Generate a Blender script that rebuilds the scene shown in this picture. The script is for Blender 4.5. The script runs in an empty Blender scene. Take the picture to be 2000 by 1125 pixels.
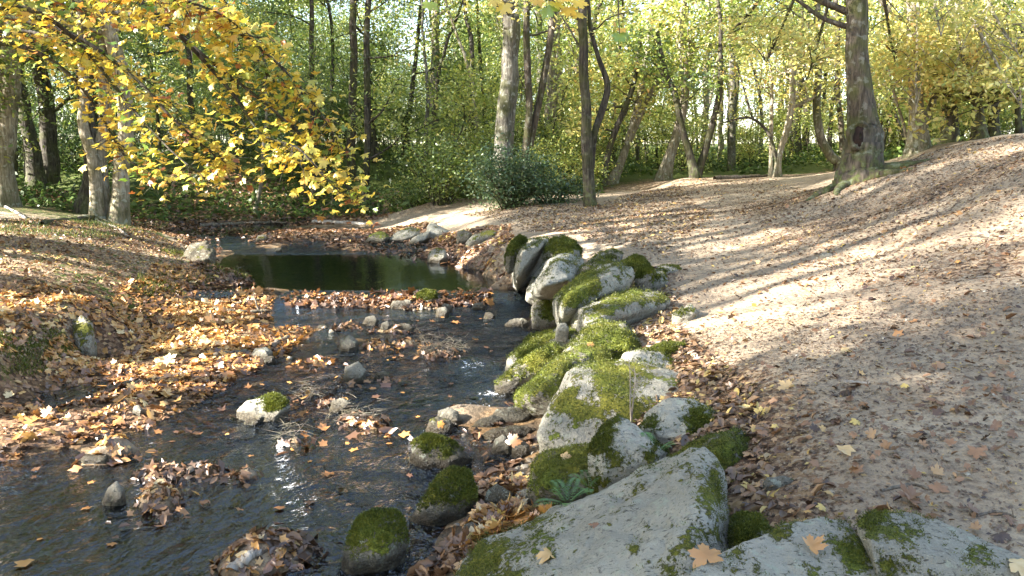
import bpy, bmesh, math, random
import numpy as np
from mathutils import Vector

# ------------------------------------------------------------------ basics
SC = bpy.context.scene
COL = SC.collection
FPX, CAMH, PITCH = 1570.0, 2.0, math.radians(9.5)
CP, SP = math.cos(PITCH), math.sin(PITCH)
CAM = np.array([0.0, 0.0, CAMH])
SUN_AZ = np.array([-0.953, -0.303]); SUN_EL = math.radians(27.0)

def ray(px, py):
    a = (px - 1000.0) / FPX; b = (562.5 - py) / FPX
    return np.array([a, CP + SP * b, -SP + CP * b])
def PY(px, py, Y):
    d = ray(px, py); return CAM + d * (Y / d[1])
def PZ(px, py, z):
    d = ray(px, py); return CAM + d * ((z - CAMH) / d[2])

# ------------------------------------------------------------------ value noise
def _h(i, j, k, s):
    n = (i * 374761393 + j * 668265263 + k * 2147483647 + s * 974634777).astype(np.int64) & 0xFFFFFFFF
    n = ((n ^ (n >> 13)) * 1274126177) & 0xFFFFFFFF
    n = ((n ^ (n >> 16)) * 2246822519) & 0xFFFFFFFF
    return ((n ^ (n >> 15)) & 0xFFFFFF) / float(0xFFFFFF)
def vnoise(P, s=0):
    P = np.asarray(P, float)
    if P.shape[1] == 2: P = np.c_[P, np.zeros(len(P))]
    I = np.floor(P).astype(np.int64); f = P - I; f = f * f * (3 - 2 * f)
    r = 0
    for a in (0, 1):
        wa = f[:, 0] if a else 1 - f[:, 0]
        for b in (0, 1):
            wb = f[:, 1] if b else 1 - f[:, 1]
            for c in (0, 1):
                wc = f[:, 2] if c else 1 - f[:, 2]
                r = r + wa * wb * wc * _h(I[:, 0] + a, I[:, 1] + b, I[:, 2] + c, s)
    return r * 2 - 1
def fbm(P, s=0, o=4, g=0.5):
    P = np.asarray(P, float); r = 0; a = 1.0; t = 0
    for k in range(o):
        r = r + a * vnoise(P * (2.03 ** k) + 17.3 * k, s + k); t += a; a *= g
    return r / t
def sstep(a, b, x):
    t = np.clip((x - a) / (b - a), 0, 1); return t * t * (3 - 2 * t)

# ------------------------------------------------------------------ water level along the stream
def wl(Y):
    Y = np.asarray(Y, float)
    return 0.012 * np.clip(Y - 3, 0, 7.2) + 0.09 * sstep(10.1, 10.5, Y) + 0.06 * sstep(14.6, 16.2, Y)
def PW(px, py, dz):
    z = dz + .1
    for _ in range(12):
        p = PZ(px, py, z); z = float(wl(p[1])) + dz
    return PZ(px, py, z)

# ------------------------------------------------------------------ terrain control points
W = [  # px, py, height relative to the water
 (300,1000,-.16),(100,1050,-.14),(500,1000,-.2),(650,950,-.18),(800,1000,-.14),(600,850,-.18),(750,800,-.18),(850,740,-.18),(900,690,-.16),
 (750,690,-.1),(640,640,-.1),(950,640,-.18),(900,610,-.16),(700,612,-.08),(620,612,-.09),(560,602,-.06),(600,581,.03),(700,579,.04),(800,581,.035),(650,589,.04),(760,591,.04),(850,591,.03),
 (900,583,.03),(955,580,-.06),(930,548,-.14),(880,522,-.14),(965,562,-.12),(820,507,-.14),(850,560,-.2),(700,562,-.2),(560,560,-.14),(1000,600,-.12),(535,600,-.05),(480,540,-.16),(600,530,-.3),(750,530,-.3),(880,538,-.2),(950,555,-.1),(600,500,-.22),
 (750,503,-.22),(430,490,-.12),(380,465,-.1),(450,470,-.08),(330,455,-.06),(420,447,-.04),(550,437,-.12),(700,432,-.16),(350,440,-.08),(780,430,-.1),
 (540,455,.04),(620,462,.05),(700,455,.07),(800,450,.12),(640,478,.02),(560,478,.01),(720,480,.03),(600,448,.02),(740,443,.04),
 (985,548,.01),(930,525,.01),(850,503,.01),(770,489,.01),(1025,572,-.03),(1062,610,-.05),(1075,650,-.06),(1012,716,-.08),(1012,768,-.05),(1040,800,.0),
 (1050,870,.02),(1010,960,.05),(900,1070,.03),(850,1125,.0),(900,830,-.02),(960,830,.01),(880,900,-.06),(960,900,-.05),(960,1000,.06),(1030,1020,.1),
 (930,960,.03),(720,1090,-.1),(760,960,-.12),(500,1100,-.1),
 (180,690,.06),(55,748,.09),(0,770,.1),(100,735,.07),(230,645,.07),(330,592,.06),(408,556,.03),(250,700,.07),(400,650,.06),(300,760,.05),(450,700,.05),
 (150,800,.06),(50,850,.06),(500,625,.04),(420,600,.06),(450,577,.06),(530,568,.04),(520,650,.03),(560,680,.0),(480,735,.0),(350,795,.01),(250,835,.01),
 (100,880,.005),(0,905,.0),(0,1000,-.1),(200,930,-.09),(400,860,-.1),(550,770,-.1),(560,640,-.02),(620,640,.0)]
A = [  # px, py, absolute height
 (850,480,.36),(920,490,.42),(960,510,.42),(990,535,.36),(900,452,.5),(1000,462,.6),(1050,450,.68),(1000,432,.74),(930,428,.68),(880,412,.66),
 (820,428,.5),(780,442,.36),(1150,402,.95),(1250,372,1.05),(1200,450,.82),(1200,492,.72),(1300,545,.64),(1300,480,.8),
 (1500,400,1.1),(1400,420,1.0),(1500,500,.86),(1400,600,.64),(1340,640,.56),(1360,760,.5),(1350,700,.52),(1500,700,.68),(1450,860,.53),(1500,1000,.5),
 (1700,700,.8),(1700,900,.66),(1700,500,1.0),(1700,420,1.2),(1900,400,1.45),(2000,450,1.33),(2000,375,1.62),(2000,320,1.88),(2000,600,1.02),(2000,700,.88),
 (2000,1000,.64),(1600,1060,.52),(1850,700,.84),(1850,500,1.12),(1440,1000,.46),(1300,1000,.3),(1250,900,.36),(1180,960,.18),(1200,780,.3),(1250,680,.44),
 (1120,800,.14),(1180,620,.42),(1100,690,.24),(1100,560,.42),(1105,606,.2),(1200,540,.55),
 (150,617,.46),(30,655,.44),(75,640,.46),(0,690,.4),(205,600,.42),(300,560,.4),(385,515,.42),(350,500,.48),(300,470,.52),(250,447,.6),(345,475,.4),(290,452,.45),
 (0,455,.92),(100,455,.85),(200,442,.72),(0,550,.68),(100,550,.62),(200,520,.58),(60,600,.52)]
D = [  # px, py, distance
 (1320,351,21),(1400,349,23),(1480,347,24),(1600,342,20),(1680,352,16),(1740,322,16.5),(1850,285,14),(2000,262,12.5),(1790,293,16.5),(1800,335,11.5),
 (850,390,21),(930,386,21),(1000,396,18),(1080,392,18),(100,412,19),(0,395,20),(200,428,17.5),(300,430,19.5),(500,426,21.5),(700,421,23),(620,425,22),
 (300,312,27),(500,308,27.5),(700,314,28),(800,372,25),(400,370,23.5),(600,368,25),(100,360,26),(0,330,28),(900,345,26),(1000,345,26),(1150,345,25),(1250,345,25)]
XYZ = [(-3,2,-.15),(-5,0,-.2),(-1,1,-.1),(-8,3,.3),(-6.2,4,.1),(-9,8,.75),(-12,14,1.1),(1.2,.8,.5),(3,0,.55),(6,0,.9),(10,5,1.9),(10,0,1.5),(0,-1,.4),(0,-4,.5),
 (-5,-6,-.2),(-12,-5,.5),(14,12,2.4),(20,20,2.4),(12,24,2.0),(20,32,2.3),(8,32,1.5),(3,34,1.5),(0,40,1.8),(15,50,2.2),(-10,40,2.2),(-22,32,2.2),(-20,20,1.2),
 (-30,60,2.5),(30,60,2.8),(0,75,2.5),(60,40,3),(-60,30,2.5),(0,180,4),(120,120,4),(-120,120,4),(120,-60,3),(-120,-60,3),(0,-60,2),(-30,-10,.8),(25,-10,2.5),(40,15,2.8)]
pts = [PW(*q) for q in W] + [PZ(*q) for q in A] + [PY(*q) for q in D] + [np.array(q, float) for q in XYZ]
pts = np.array(pts)
def _phi(a, b):
    d2 = ((a[:, None, :] - b[None, :, :]) ** 2).sum(-1); return np.sqrt(d2 + .04)
_n = len(pts); _K = _phi(pts[:, :2], pts[:, :2]) - np.eye(_n) * .008
_Q = np.c_[np.ones(_n), pts[:, :2]]
_M = np.block([[_K, _Q], [_Q.T, np.zeros((3, 3))]])
_C = np.linalg.solve(_M, np.r_[pts[:, 2], np.zeros(3)])
BUMPS = [(860,690,.10,.26),(800,668,.07,.16),(735,672,.09,.2),(690,740,.08,.2),(620,700,.10,.16),(760,737,.06,.14),(745,640,.07,.16),(690,632,.08,.16),(785,640,.07,.14),
 (310,920,.10,.22),(420,915,.08,.2),(330,985,.10,.2),(300,965,.08,.15),(560,1060,.08,.25),(480,1095,.08,.2),(575,855,.08,.1),(690,812,.1,.2),(640,780,.08,.2),(600,765,.1,.12),
 (730,830,.07,.12),(200,890,.08,.2),(240,880,.08,.12),(490,925,.06,.1),(700,660,.06,.2),(930,805,.08,.25),(980,800,.08,.2),(890,800,.05,.2)]
_bp = np.array([list(PW(a, b, .02)[:2]) + [c, r] for a, b, c, r in BUMPS])
_ba = None
def terrain(xy):
    xy = np.atleast_2d(np.asarray(xy, float)); out = np.empty(len(xy))
    for i in range(0, len(xy), 20000):
        q = xy[i:i + 20000]
        z = _phi(q, pts[:, :2]) @ _C[:_n] + _C[_n] + q @ _C[_n + 1:]
        d = np.hypot(q[:, 0], q[:, 1])
        z = z + .02 * fbm(q * 2.6, 5, 4) + .05 * fbm(q * .6, 9, 2) * sstep(12, 20, d) + .028 * fbm(q * 1.1, 3, 2) * sstep(2, 5, q[:, 0] + 2)
        for (bx, by, bh, br), am in zip(_bp, _ba if _ba is not None else np.zeros(len(_bp))):
            z = z + am * np.exp(-((q[:, 0] - bx) ** 2 + (q[:, 1] - by) ** 2) / (br * br))
        out[i:i + 20000] = z
    return out
_ba = np.maximum(0, wl(_bp[:, 1]) + .02 + .02 * np.sin(np.arange(len(_bp))) - terrain(_bp[:, :2]))
def G(px, py, ymax=70., water=False):
    if water:
        a = G(px, py, ymax); b = PW(px, py, 0)
        return b if 0 < b[1] < a[1] else a
    d = ray(px, py); Y = np.geomspace(1.2, ymax, 500); P = CAM + d[None] * (Y / d[1])[:, None]
    g = P[:, 2] - np.maximum(terrain(P[:, :2]), -9); k = np.nonzero(g < 0)[0]
    if not len(k): return P[-1]
    k = k[0]
    if k == 0: return P[0]
    Y2 = np.linspace(Y[k - 1], Y[k], 40); P = CAM + d[None] * (Y2 / d[1])[:, None]
    g = P[:, 2] - terrain(P[:, :2]); k = np.nonzero(g < 0)[0]
    return P[k[0]] if len(k) else P[-1]

# ------------------------------------------------------------------ mesh helpers
def make_mesh(name, V, faces, attrs=None, smooth=False):
    """faces: list of int arrays (m,k)"""
    me = bpy.data.meshes.new(name)
    V = np.asarray(V, np.float32); faces = [np.asarray(f, np.int32) for f in faces if len(f)]
    nl = sum(f.size for f in faces); npoly = sum(len(f) for f in faces)
    me.vertices.add(len(V)); me.vertices.foreach_set('co', V.ravel())
    me.loops.add(nl); me.loops.foreach_set('vertex_index', np.concatenate([f.ravel() for f in faces]))
    tot = np.concatenate([np.full(len(f), f.shape[1], np.int32) for f in faces])
    st = np.r_[0, np.cumsum(tot)[:-1]].astype(np.int32)
    me.polygons.add(npoly); me.polygons.foreach_set('loop_start', st)
    me.update(calc_edges=True)
    for k, a in (attrs or {}).items():
        at = me.attributes.new(k, 'FLOAT', 'POINT'); at.data.foreach_set('value', np.asarray(a, np.float32))
    if smooth: me.polygons.foreach_set('use_smooth', np.ones(npoly, bool))
    me.validate(); me.update()
    return me
def link(name, me, mat=None, parent=None, loc=None):
    o = bpy.data.objects.new(name, me); COL.objects.link(o)
    if mat is not None:
        if me.materials: o.material_slots[0].link = 'OBJECT'; o.material_slots[0].material = mat
        else: me.materials.append(mat)
    if parent is not None: o.parent = parent
    if loc is not None: o.location = loc
    return o
def tag(o, label=None, cat=None, group=None, kind=None):
    if label: o['label'] = label
    if cat: o['category'] = cat
    if group: o['group'] = group
    if kind: o['kind'] = kind
    return o
def empty(name, loc):
    o = bpy.data.objects.new(name, None); COL.objects.link(o); o.location = loc; o.empty_display_size = .3; return o

class MB:
    def __init__(s): s.V = []; s.F4 = []; s.n = 0
    def tube(s, P, R, seg=8, ridge=0., seed=0, cap=True):
        P = np.asarray(P, float); R = np.asarray(R, float); m = len(P)
        T = np.gradient(P, axis=0); T /= np.linalg.norm(T, axis=1)[:, None] + 1e-9
        u = np.cross(T[0], [0, 1, .13]); u /= np.linalg.norm(u) + 1e-9
        a = np.linspace(0, 2 * np.pi, seg, endpoint=False); rows = []
        for i in range(m):
            u = u - T[i] * (u @ T[i]); u /= np.linalg.norm(u) + 1e-9; v = np.cross(T[i], u)
            r = np.full(seg, R[i])
            if ridge: r = r * (1 + ridge * np.sin(a * 5 + seed + .6 * np.sin(i * .35)) * .5 + ridge * np.sin(a * 3 + seed * 2 + i * .1) * .6 + ridge * .5 * np.sin(a * 11 + i * .5))
            rows.append(P[i] + r[:, None] * (np.cos(a)[:, None] * u + np.sin(a)[:, None] * v))
        V = np.concatenate(rows); b = s.n
        i, j = np.meshgrid(np.arange(m - 1), np.arange(seg), indexing='ij'); j2 = (j + 1) % seg
        F = np.stack([i * seg + j, i * seg + j2, (i + 1) * seg + j2, (i + 1) * seg + j], -1).reshape(-1, 4) + b
        s.V.append(V); s.F4.append(F); s.n += len(V)
    def mesh(s, name, smooth=True): return make_mesh(name, np.concatenate(s.V), [np.concatenate(s.F4)], None, smooth)

# leaf templates: (verts (k,3): along, across, up), tris/quads
def _polar(l): return np.array([[r * math.cos(math.radians(a)), r * math.sin(math.radians(a))] for a, r in l])
_mo = [(0,1.),(9,.78),(19,.84),(28,.5),(39,.83),(45,.78),(54,1.),(63,.77),(72,.82),(84,.5),(97,.7),(112,.82),(128,.58),(142,.5),(168,.36)]
_mo = _mo + [(180,.12)] + [(-a, r) for a, r in reversed(_mo[1:])]
_mp = _polar(_mo)
def maple(curl):
    r = np.hypot(_mp[:, 0], _mp[:, 1]); V = np.c_[_mp, curl * (r ** 2) * (0.6 + .5 * np.cos(2 * np.arctan2(_mp[:, 1], _mp[:, 0]) + curl * 9))]
    V = np.r_[[[0, 0, 0]], V]; n = len(_mp)
    return V, np.array([[0, 1 + i, 1 + (i + 1) % n] for i in range(n)])
_m5 = _polar([(0,1.),(27,.6),(52,.97),(84,.55),(115,.74),(165,.34),(-165,.34),(-115,.74),(-84,.55),(-52,.97),(-27,.6)])
def maple_lo(curl):
    r = np.hypot(_m5[:, 0], _m5[:, 1]); V = np.r_[[[0, 0, 0]], np.c_[_m5, curl * r ** 2 * (.5 + .5 * np.cos(3 * np.arange(len(r)) + curl * 7))]]; n = len(_m5)
    return V, np.array([[0, 1 + i, 1 + (i + 1) % n] for i in range(n)])
def oval(fold):
    V = np.array([[-.9, 0, 0], [-.35, .42, fold], [.4, .36, fold], [1, 0, -.05], [.4, -.36, fold], [-.35, -.42, fold]], float)
    return V, np.array([[0, 3, 2, 1], [0, 5, 4, 3]])
RH = (np.array([[-1, 0, 0], [.05, .55, .12], [1, 0, -.1], [-.05, -.55, .12]], float), np.array([[0, 1, 2, 3]]))
def leaf_mesh(name, C, N, S, rnd, rng, tpls, flat_up=None):
    """C centres, N normals, S half sizes, rnd per leaf value"""
    C = np.asarray(C, float); n = len(C); N = N / (np.linalg.norm(N, axis=1)[:, None] + 1e-9)
    A_ = rng.normal(size=(n, 3)) if flat_up is None else flat_up + .35 * rng.normal(size=(n, 3))
    U = A_ - N * (A_ * N).sum(1)[:, None]; U /= np.linalg.norm(U, axis=1)[:, None] + 1e-9; Vv = np.cross(N, U)
    which = rng.integers(0, len(tpls), n); VV = []; FF = []; RR = []; b = 0
    for k, (tv, tf) in enumerate(tpls):
        s = which == k; m = s.sum()
        if not m: continue
        q = C[s][:, None] + S[s][:, None, None] * (tv[None, :, :1] * U[s][:, None] + tv[None, :, 1:2] * Vv[s][:, None] + tv[None, :, 2:] * N[s][:, None])
        VV.append(q.reshape(-1, 3)); FF.append((tf[None] + (np.arange(m) * len(tv))[:, None, None] + b).reshape(-1, tf.shape[1])); RR.append(np.repeat(rnd[s], len(tv))); b += m * len(tv)
    return make_mesh(name, np.concatenate(VV), FF, {'rnd': np.concatenate(RR)}, False)

# ------------------------------------------------------------------ material helpers
class NT:
    def __init__(s, name):
        s.m = bpy.data.materials.new(name); s.m.use_nodes = True; s.t = s.m.node_tree; s.t.nodes.clear()
        s.out = s.t.nodes.new('ShaderNodeOutputMaterial')
    def n(s, typ, **kw):
        nd = s.t.nodes.new('ShaderNode' + typ); ins = kw.pop('ins', {})
        for k, v in kw.items(): setattr(nd, k, v)
        for k, v in ins.items():
            if isinstance(v, bpy.types.NodeSocket): s.t.links.new(v, nd.inputs[k])
            else: nd.inputs[k].default_value = v
        return nd
    def L(s, a, b): s.t.links.new(a, b)
    def mix(s, f, a, b, bt='MIX'):
        nd = s.t.nodes.new('ShaderNodeMix'); nd.data_type = 'RGBA'; nd.blend_type = bt
        for i, v in ((0, f), (6, a), (7, b)):
            if isinstance(v, bpy.types.NodeSocket): s.L(v, nd.inputs[i])
            else: nd.inputs[i].default_value = v if i == 0 else (*v, 1)
        return nd.outputs[2]
    def math(s, op, a, b=0., c=0.):
        nd = s.t.nodes.new('ShaderNodeMath'); nd.operation = op
        for i, v in enumerate((a, b, c)):
            if isinstance(v, bpy.types.NodeSocket): s.L(v, nd.inputs[i])
            else: nd.inputs[i].default_value = v
        return nd.outputs[0]
    def ramp(s, f, stops, interp='LINEAR'):
        nd = s.t.nodes.new('ShaderNodeValToRGB'); s.L(f, nd.inputs[0]); cr = nd.color_ramp; cr.interpolation = interp
        while len(cr.elements) < len(stops): cr.elements.new(.5)
        for e, (p, c) in zip(cr.elements, stops):
            e.position = p; e.color = (*c, 1) if len(c) == 3 else c
        return nd.outputs[0]
    def sm(s, f, a, b):
        nd = s.t.nodes.new('ShaderNodeMapRange'); nd.interpolation_type = 'SMOOTHSTEP'
        if isinstance(f, bpy.types.NodeSocket): s.L(f, nd.inputs[0])
        nd.inputs[1].default_value = a; nd.inputs[2].default_value = b; return nd.outputs[0]
    def noise(s, vec, scale, detail=4., rough=.55, dist=0.):
        nd = s.n('TexNoise', ins={'Scale': scale, 'Detail': detail, 'Roughness': rough, 'Distortion': dist}); s.L(vec, nd.inputs['Vector']); return nd.outputs[0]
    def attr(s, name): return s.n('Attribute', attribute_name=name).outputs['Fac']
    def bump(s, h, strength, dist): return s.n('Bump', ins={'Strength': strength, 'Distance': dist, 'Height': h}).outputs[0]
    def princ(s, col, rough, normal=None, spec=.3):
        p = s.n('BsdfPrincipled', ins={'Specular IOR Level': spec})
        for k, v in (('Base Color', col), ('Roughness', rough)):
            if isinstance(v, bpy.types.NodeSocket): s.L(v, p.inputs[k])
            else: p.inputs[k].default_value = v if k == 'Roughness' else (*v, 1)
        if normal is not None: s.L(normal, p.inputs['Normal'])
        s.L(p.outputs[0], s.out.inputs[0]); return p
    def obj(s): return s.n('TexCoord').outputs['Object']
    def pos(s): return s.n('NewGeometry').outputs['Position']
    def stretch(s, vec, x, y, z): return s.n('Mapping', ins={'Vector': vec, 'Scale': (x, y, z)}).outputs[0]

def leaf_mat(name, stops, trans=.5, gloss=.06):
    t = NT(name); r = t.attr('rnd'); c = t.ramp(r, stops)
    c2 = t.mix(t.sm(t.noise(t.obj(), 30, 2), .35, .7), c, t.mix(.6, c, (.9, .8, .6), 'MULTIPLY'))
    d = t.n('BsdfDiffuse', ins={'Color': c2}); tr = t.n('BsdfTranslucent', ins={'Color': c2})
    m = t.n('MixShader', ins={0: trans}); t.L(d.outputs[0], m.inputs[1]); t.L(tr.outputs[0], m.inputs[2])
    g = t.n('BsdfGlossy', ins={'Roughness': .45, 'Color': (1, 1, 1, 1)}); m2 = t.n('MixShader', ins={0: gloss}); t.L(m.outputs[0], m2.inputs[1]); t.L(g.outputs[0], m2.inputs[2])
    t.L(m2.outputs[0], t.out.inputs[0]); return t.m
GRN = leaf_mat('leaf_green', [(0, (.065, .11, .02)), (.4, (.145, .22, .036)), (.75, (.27, .335, .06)), (1, (.46, .44, .10))])
YGR = leaf_mat('leaf_yellow_green', [(0, (.18, .25, .05)), (.45, (.38, .45, .09)), (.8, (.60, .58, .14)), (1, (.68, .54, .14))])
YEL = leaf_mat('leaf_yellow', [(0, (.30, .36, .08)), (.4, (.58, .55, .16)), (.8, (.70, .58, .17)), (1, (.62, .38, .10))])
MAP = leaf_mat('leaf_gold_maple', [(0, (.16, .28, .035)), (.2, (.38, .44, .05)), (.36, (.74, .60, .08)), (.72, (.76, .54, .07)), (.93, (.64, .32, .04)), (1, (.36, .12, .03))], .5)
DGR = leaf_mat('leaf_dark_green', [(0, (.03, .065, .025)), (.5, (.07, .13, .045)), (.85, (.13, .20, .06)), (1, (.2, .2, .08))], .25, .06)
UGR = leaf_mat('leaf_undergrowth', [(0, (.028, .05, .013)), (.5, (.08, .13, .028)), (.85, (.19, .24, .05)), (1, (.40, .30, .10))], .35, .02)
ORG = leaf_mat('litter_orange', [(0, (.10, .045, .02)), (.3, (.30, .13, .035)), (.6, (.52, .26, .06)), (.85, (.62, .40, .15)), (1, (.66, .52, .28))], .2, .08)
BRN = leaf_mat('litter_brown', [(0, (.06, .035, .022)), (.4, (.17, .09, .045)), (.75, (.30, .16, .075)), (.92, (.42, .26, .12)), (1, (.58, .42, .12))], .12, .05)
PTH = leaf_mat('litter_path', [(0, (.055, .036, .026)), (.45, (.13, .082, .05)), (.8, (.24, .15, .085)), (.95, (.34, .23, .11)), (1, (.46, .33, .10))], .1, .05)
MOS = leaf_mat('moss_blades', [(0, (.035, .045, .008)), (.5, (.10, .118, .016)), (1, (.21, .215, .03))], .3, .02)
FRN = leaf_mat('fern_green', [(0, (.05, .13, .025)), (1, (.11, .22, .04))], .35)

def bark_mat(name, c1, c2, moss=.0, lich=.0):
    t = NT(name); o = t.obj(); n1 = t.noise(t.stretch(o, 14, 14, 2.2), 1.6, 6, .65); n2 = t.noise(o, 2.3, 4); n3 = t.noise(o, 9, 5)
    c = t.mix(t.sm(n1, .33, .68), c1, c2); c = t.mix(t.sm(n2, .4, .7), c, t.mix(1., c, (.6, .55, .5), 'MULTIPLY'))
    if moss:
        z = t.n('SeparateXYZ', ins={0: o}).outputs[2]
        f = t.math('MULTIPLY', t.sm(n2, .45, .62), moss); f2 = t.math('MAXIMUM', f, t.math('MULTIPLY', t.math('SUBTRACT', 1., t.sm(z, .1, .9)), t.math('MULTIPLY', t.sm(n3, .4, .6), min(1, moss * 2))))
        c = t.mix(f2, c, (.10, .12, .03))
    if lich: c = t.mix(t.math('MULTIPLY', t.sm(n3, .55, .65), lich), c, (.42, .42, .36))
    h = t.math('ADD', n1, t.math('MULTIPLY', n3, .4)); t.princ(c, .85, t.bump(h, .9, .03), .15); return t.m
BK_GREY = bark_mat('bark_grey', (.055, .048, .037), (.175, .158, .125), .3, .35)
BK_PALE = bark_mat('bark_pale', (.13, .105, .072), (.36, .31, .225), .25, .5)
BK_DARK = bark_mat('bark_dark', (.025, .02, .016), (.10, .085, .065), .25, .1)
BK_BRWN = bark_mat('bark_brown', (.036, .029, .021), (.125, .10, .074), .35, .2)
WOOD = bark_mat('dead_wood', (.07, .055, .045), (.22, .18, .14), .1, .1)
WOODP = bark_mat('dead_wood_pale', (.25, .21, .17), (.5, .45, .38), .0, .1)

def rock_mat():
    t = NT('granite'); o = t.pos(); g = t.n('NewGeometry'); mo = t.attr('moss'); wet = t.attr('wet'); lt = t.attr('light')
    n1 = t.noise(o, 7, 6, .6); n2 = t.noise(o, 38, 5, .7); n3 = t.noise(o, 130, 3, .6); n4 = t.noise(o, 3.2, 3); n5 = t.noise(t.stretch(o, 26, 26, 60), 1, 4, .6)
    c = t.mix(t.sm(n1, .3, .7), (.125, .108, .075), (.255, .228, .165)); c = t.mix(t.sm(n4, .5, .75), c, (.30, .25, .19))
    c = t.mix(t.math('MULTIPLY', t.sm(n5, .52, .72), .6), c, (.38, .365, .29))
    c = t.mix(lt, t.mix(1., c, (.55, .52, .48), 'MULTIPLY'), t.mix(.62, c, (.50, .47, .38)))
    c = t.mix(t.math('MULTIPLY', t.sm(n2, .56, .68), .75), c, (.07, .065, .055)); c = t.mix(t.math('MULTIPLY', t.sm(n3, .58, .66), .5), c, (.42, .40, .32))
    pit = t.sm(t.noise(t.n('Mapping', ins={'Vector': o, 'Rotation': (.3, .5, .6), 'Scale': (14, 60, 40)}).outputs[0], 1.6, 3, .6), .6, .68); c = t.mix(t.math('MULTIPLY', pit, .8), c, (.05, .045, .035))
    lic = t.math('MULTIPLY', t.sm(t.noise(o, 17, 5, .65), .58, .63), .7); c = t.mix(lic, c, (.36, .37, .28))
    mf = t.sm(t.math('ADD', mo, t.math('MULTIPLY', t.math('SUBTRACT', t.math('ADD', n2, n1), 1.), 1.9)), .40, .56)
    mc = t.ramp(t.noise(o, 60, 4, .7), [(.3, (.045, .055, .012)), (.5, (.115, .14, .02)), (.7, (.22, .235, .035))])
    mc = t.mix(t.sm(n4, .35, .6), mc, t.mix(1., mc, (1.0, .8, .75), 'MULTIPLY'))
    c = t.mix(mf, c, mc); c = t.mix(wet, c, t.mix(1., c, (.28, .25, .21), 'MULTIPLY'))
    ro = t.math('SUBTRACT', .9, t.math('MULTIPLY', wet, .6))
    h = t.math('ADD', t.math('ADD', n1, t.math('MULTIPLY', n2, .55)), t.math('ADD', t.math('MULTIPLY', n3, .2), t.math('MULTIPLY', mf, .5)))
    t.princ(c, ro, t.bump(h, 1., .05), .25); return t.m
ROCK = rock_mat()

def ground_mat():
    t = NT('forest_soil'); o = t.pos(); li = t.attr('litter'); wet = t.attr('wet'); gr = t.attr('green')
    n1 = t.noise(o, 1.3, 5); n2 = t.noise(o, 22, 6, .7); n3 = t.noise(o, 75, 4, .7); vo = t.n('TexVoronoi', ins={'Scale': 26., 'Vector': o}); vo2 = t.n('TexVoronoi', ins={'Scale': 11., 'Vector': o})
    c = t.mix(t.sm(n1, .3, .7), (.35, .26, .165), (.48, .375, .25)); c = t.mix(t.math('MULTIPLY', t.sm(t.noise(o, .45, 4, .6), .42, .62), .55), c, (.24, .185, .13)); c = t.mix(t.sm(n2, .42, .68), c, (.19, .145, .105)); c = t.mix(t.math('MULTIPLY', t.sm(n3, .55, .7), .55), c, (.11, .08, .058))
    lc = t.ramp(t.n('SeparateColor', ins={0: vo.outputs['Color']}).outputs[0], [(0, (.05, .03, .02)), (.4, (.14, .08, .045)), (.75, (.24, .145, .08)), (1, (.38, .25, .13))])
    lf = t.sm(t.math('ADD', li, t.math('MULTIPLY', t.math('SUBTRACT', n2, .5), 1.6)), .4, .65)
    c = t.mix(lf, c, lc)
    gf = t.sm(t.math('ADD', gr, t.math('MULTIPLY', t.math('SUBTRACT', t.noise(o, 9, 5), .5), 1.8)), .4, .65)
    c = t.mix(gf, c, t.mix(n3, (.035, .05, .012), (.12, .14, .03)))
    bed = t.ramp(t.n('SeparateColor', ins={0: vo2.outputs['Color']}).outputs[1], [(0, (.025, .016, .009)), (.5, (.085, .05, .022)), (.85, (.19, .11, .045)), (1, (.32, .22, .12))])
    c = t.mix(wet, c, bed)
    h = t.math('ADD', t.math('ADD', n2, t.math('MULTIPLY', vo.outputs['Distance'], .6)), t.math('MULTIPLY', n3, .5))
    t.princ(c, t.math('SUBTRACT', .95, t.math('MULTIPLY', wet, .4)), t.bump(h, .8, .03), .2); return t.m
GROUND = ground_mat()

def water_mat():
    t = NT('stream_water'); o = t.pos(); ch = t.attr('chop'); fo = t.attr('foam')
    r1 = t.noise(t.stretch(o, 1.0, .62, 1), 6.5, 3, .55, .6); r2 = t.noise(t.stretch(o, 1., .7, 1), 22, 3, .6, .8); r3 = t.noise(t.stretch(o, 1, .8, 1), 60, 2, .5, .3)
    h = t.math('ADD', t.math('ADD', t.math('MULTIPLY', r1, 1.25), t.math('MULTIPLY', r2, .42)), t.math('MULTIPLY', r3, .07))
    b = t.n('Bump', ins={'Distance': .17, 'Height': h}); t.L(ch, b.inputs['Strength'])
    gl = t.n('BsdfGlossy', ins={'Roughness': .015, 'Color': (.80, .90, 1, 1)}); t.L(b.outputs[0], gl.inputs['Normal'])
    tr = t.n('BsdfTransparent', ins={'Color': t.mix(t.attr('deep'), (.62, .47, .29), (.15, .115, .075))})
    fr = t.n('Fresnel', ins={'IOR': 1.56}); t.L(b.outputs[0], fr.inputs['Normal'])
    m = t.n('MixShader'); t.L(t.math('MULTIPLY_ADD', fr.outputs[0], 1.0, .02), m.inputs[0]); t.L(tr.outputs[0], m.inputs[1]); t.L(gl.outputs[0], m.inputs[2])
    wf = t.n('BsdfDiffuse', ins={'Color': (.8, .82, .84, 1)}); m2 = t.n('MixShader')
    ff = t.math('MULTIPLY', t.sm(t.math('ADD', fo, t.math('MULTIPLY', t.math('SUBTRACT', t.noise(t.stretch(o, 1, .7, 1), 34, 5, .7, .5), .5), 2.2)), .55, .8), .85); t.L(ff, m2.inputs[0])
    t.L(m.outputs[0], m2.inputs[1]); t.L(wf.outputs[0], m2.inputs[2]); t.L(m2.outputs[0], t.out.inputs[0]); return t.m
WATER = water_mat()
SUN_STR, SKY_STR, EXPO = 5, .082, 3.1; HAZE = 0
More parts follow.
